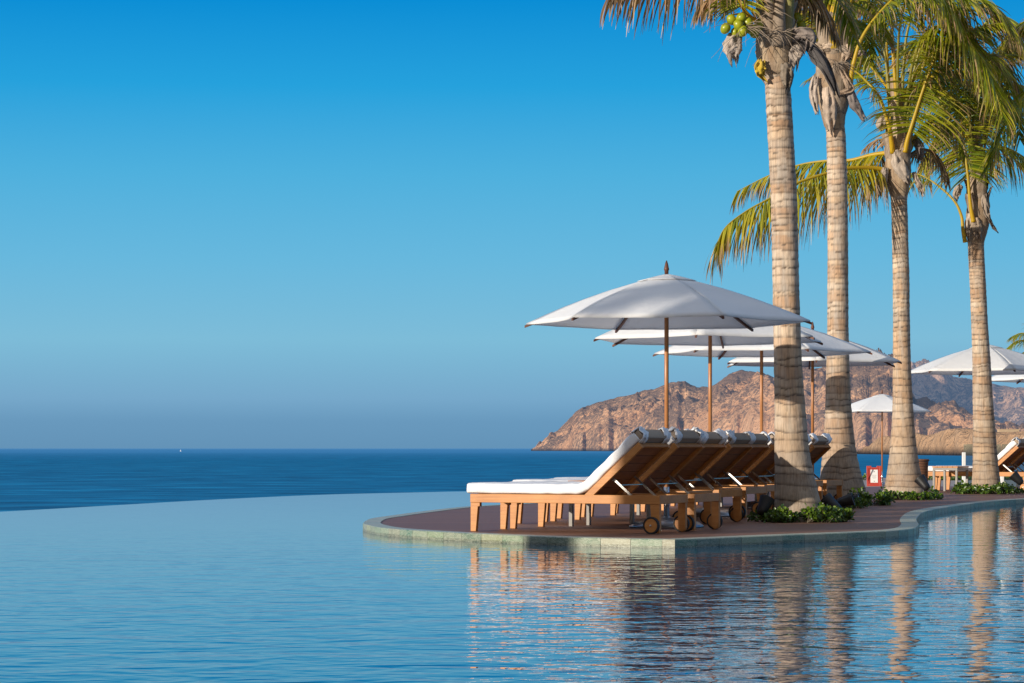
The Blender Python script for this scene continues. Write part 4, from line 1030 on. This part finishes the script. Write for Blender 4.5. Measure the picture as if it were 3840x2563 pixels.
shrub('sunlit bright green shrub at the right foot of the nearest palm', [(1845, 26.7, .15), (1880, 26.75, .24), (1905, 26.9, .20), (1925, 27.0, .16)], 1500, .045, .30, 2)
shrub('small dark shrub left of the second palm foot', [(1948, 32.8, .16), (1965, 33.2, .18)], 500, .05, .20, 3)
shrub('dark shrub between the second and third palm feet', [(1962, 34.6, .22), (1990, 34.7, .28), (2012, 34.9, .24)], 1300, .055, .34, 4)
shrub('dark spreading shrub at the foot of the third palm', [(2040, 38.6, .22), (2070, 38.4, .28), (2100, 38.4, .28), (2130, 38.8, .24)], 1700, .055, .22, 5)
shrub('sunlit green shrub spread along the foot of the rightmost palm', [(2205, 43.6, .24), (2230, 43.5, .30), (2260, 43.4, .28), (2295, 43.5, .30), (2318, 43.8, .24)], 2300, .06, .28, 6)
shrub('green hedge plants at the terrace edge behind the right hand tables', [(2150, 100, .8), (2190, 100, .9), (2230, 101, .9), (2270, 101, .9), (2310, 101, .9), (2340, 101, .9)], 1500, .12, .34, 7, None, -.5)
shrub('small green plant at the terrace edge left of the red sign', [(1993, 100, .45), (1988, 101, .4)], 300, .10, .36, 8, None, -.5)

def spot(px, d, az, el, r, L, lb, lift=.10):
    p = at(px, 1029, d); t = thing('garden_spotlight', lb, 'spotlight', (p.x, d, 0), 0, 'black garden spotlights at the palm feet')
    q = Vector((math.cos(R(az))*math.cos(R(el)), math.sin(R(az))*math.cos(R(el)), math.sin(R(el)))).to_track_quat('Z', 'Y').to_matrix().to_4x4()
    m = Matrix.Translation((0, 0, lift)) @ q
    mb = MB(); mb.lathe([(.3*r, -L*.5), (.55*r, -L*.46), (.68*r, -L*.3), (.8*r, 0), (r, L*.45), (1.04*r, L*.5), (.93*r, L*.5), (.9*r, L*.42)], 24, mat=m); mb.build('lamp_housing', M['black'], t, smooth=True)
    mb = MB(); mb.lathe([(.001, L*.43), (.89*r, L*.44)], 20, mat=m); mb.build('lens', M['lens'], t)
    mb = MB(); mb.tube([(0, 0, 0), (0, 0, lift*.8)], .018, 8); mb.box(-.03, .03, -.03, .03, .0, .02); mb.build('stake', M['black'], t)
spot(1752, 26.95, 45, 55, .085, .21, 'black garden spotlight left of the nearest palm foot, beside the lounger wheels', .17)
spot(1910, 28.0, 150, 38, .085, .24, 'black garden spotlight right of the nearest palm, lens tilted up', .16)
spot(1937, 31.5, -15, 15, .085, .24, 'black garden spotlight lying near the second palm, lens facing right', .13)
spot(1956, 33.4, -20, 12, .08, .2, 'small black garden spotlight low in the shrub by the second palm', .10)
spot(2119, 39.4, 140, 48, .095, .24, 'black garden spotlight on a stake right of the third palm foot', .24)
spot(2334, 44.0, 160, 45, .095, .24, 'black garden spotlight on a stake right of the rightmost palm foot', .26)

# ------------------------------------------------------------------ sky, sun, camera
w = bpy.data.worlds.new('World'); scn.world = w; w.use_nodes = True
nt = w.node_tree; nt.nodes.clear()
def N(t, **k_):
    n = nt.nodes.new(t)
    for a, b in k_.items(): setattr(n, a, b)
    return n
sky = N('ShaderNodeTexSky', sky_type='NISHITA', sun_disc=False, sun_elevation=SUN_EL, sun_rotation=math.pi+SUN_AZ, altitude=0, air_density=1.2, dust_density=.4, ozone_density=3.)
tc = N('ShaderNodeTexCoord'); sp = N('ShaderNodeSeparateXYZ'); nt.links.new(tc.outputs['Generated'], sp.inputs[0])
mr = N('ShaderNodeMapRange'); mr.inputs['From Min'].default_value = 0; mr.inputs['From Max'].default_value = .40
nt.links.new(sp.outputs[2], mr.inputs[0])
cr = N('ShaderNodeValToRGB'); nt.links.new(mr.outputs[0], cr.inputs[0])
def elev(y): return math.sin(math.atan((1029-y)*K/F))/.40
stops = [(0, s2l(99, 147, 184)), (elev(966), s2l(104, 153, 190)), (elev(915), s2l(118, 168, 203)), (elev(780), s2l(125, 188, 217)), (elev(600), s2l(103, 184, 222)), (elev(400), s2l(77, 176, 222)), (elev(200), s2l(34, 161, 221)), (elev(0), s2l(0, 141, 213)), (.62, s2l(0, 118, 195)), (1, s2l(30, 98, 158))]
while len(cr.color_ramp.elements) < len(stops): cr.color_ramp.elements.new(.5)
for e, (p, c) in zip(cr.color_ramp.elements, stops): e.position = p; e.color = c
sc = N('ShaderNodeVectorMath', operation='SCALE'); nt.links.new(cr.outputs[0], sc.inputs[0]); sc.inputs['Scale'].default_value = 10.
dt = N('ShaderNodeVectorMath', operation='DOT_PRODUCT'); nt.links.new(tc.outputs['Generated'], dt.inputs[0]); dt.inputs[1].default_value = (-.25, -.95, .0)
wf = N('ShaderNodeMapRange', interpolation_type='SMOOTHSTEP'); wf.inputs['From Min'].default_value = -.15; wf.inputs['From Max'].default_value = .55; nt.links.new(dt.outputs['Value'], wf.inputs[0])
wm = N('ShaderNodeMix', data_type='RGBA'); nt.links.new(wf.outputs[0], wm.inputs[0]); nt.links.new(sc.outputs[0], wm.inputs[6]); wm.inputs[7].default_value = (2.9, 2.45, 2.1, 1)  # warm glow added behind the camera, stands in for bounce on shaded wood
mx = N('ShaderNodeMix', data_type='RGBA'); mx.inputs[0].default_value = .985
zf = N('ShaderNodeMapRange', interpolation_type='SMOOTHSTEP'); zf.inputs['From Min'].default_value = .45; zf.inputs['From Max'].default_value = .95; nt.links.new(sp.outputs[2], zf.inputs[0])
zm = N('ShaderNodeMix', data_type='RGBA'); nt.links.new(zf.outputs[0], zm.inputs[0]); nt.links.new(wm.outputs[2], zm.inputs[6]); zm.inputs[7].default_value = (5.0, 6.2, 8.0, 1)  # unseen overhead sky brightened as added fill for the canopies
nt.links.new(sky.outputs[0], mx.inputs[6]); nt.links.new(zm.outputs[2], mx.inputs[7])
bg = N('ShaderNodeBackground'); bg.inputs[1].default_value = .1; nt.links.new(mx.outputs[2], bg.inputs[0])
wo = N('ShaderNodeOutputWorld'); nt.links.new(bg.outputs[0], wo.inputs[0])
sl = bpy.data.lights.new('sun', 'SUN'); sl.energy = 5.0; sl.angle = R(.5); sl.color = (1, .90, .76)
so = bpy.data.objects.new('sun', sl); COL.objects.link(so); so.rotation_euler = SUN.to_track_quat('Z', 'Y').to_euler()
cam = bpy.data.cameras.new('camera'); cam.lens = F/3840*36; cam.sensor_width = 36; cam.shift_y = (1682-1281.5)/3840; cam.clip_end = 200000; cam.clip_start = .1
co = bpy.data.objects.new('camera', cam); COL.objects.link(co); co.location = (0, 0, EYE); co.rotation_euler = (R(90), 0, 0)
scn.camera = co
scn.render.engine = 'CYCLES'
scn.view_settings.view_transform = 'Standard'; scn.view_settings.look = 'None'; scn.view_settings.exposure = 0
scn.cycles.max_bounces = 8
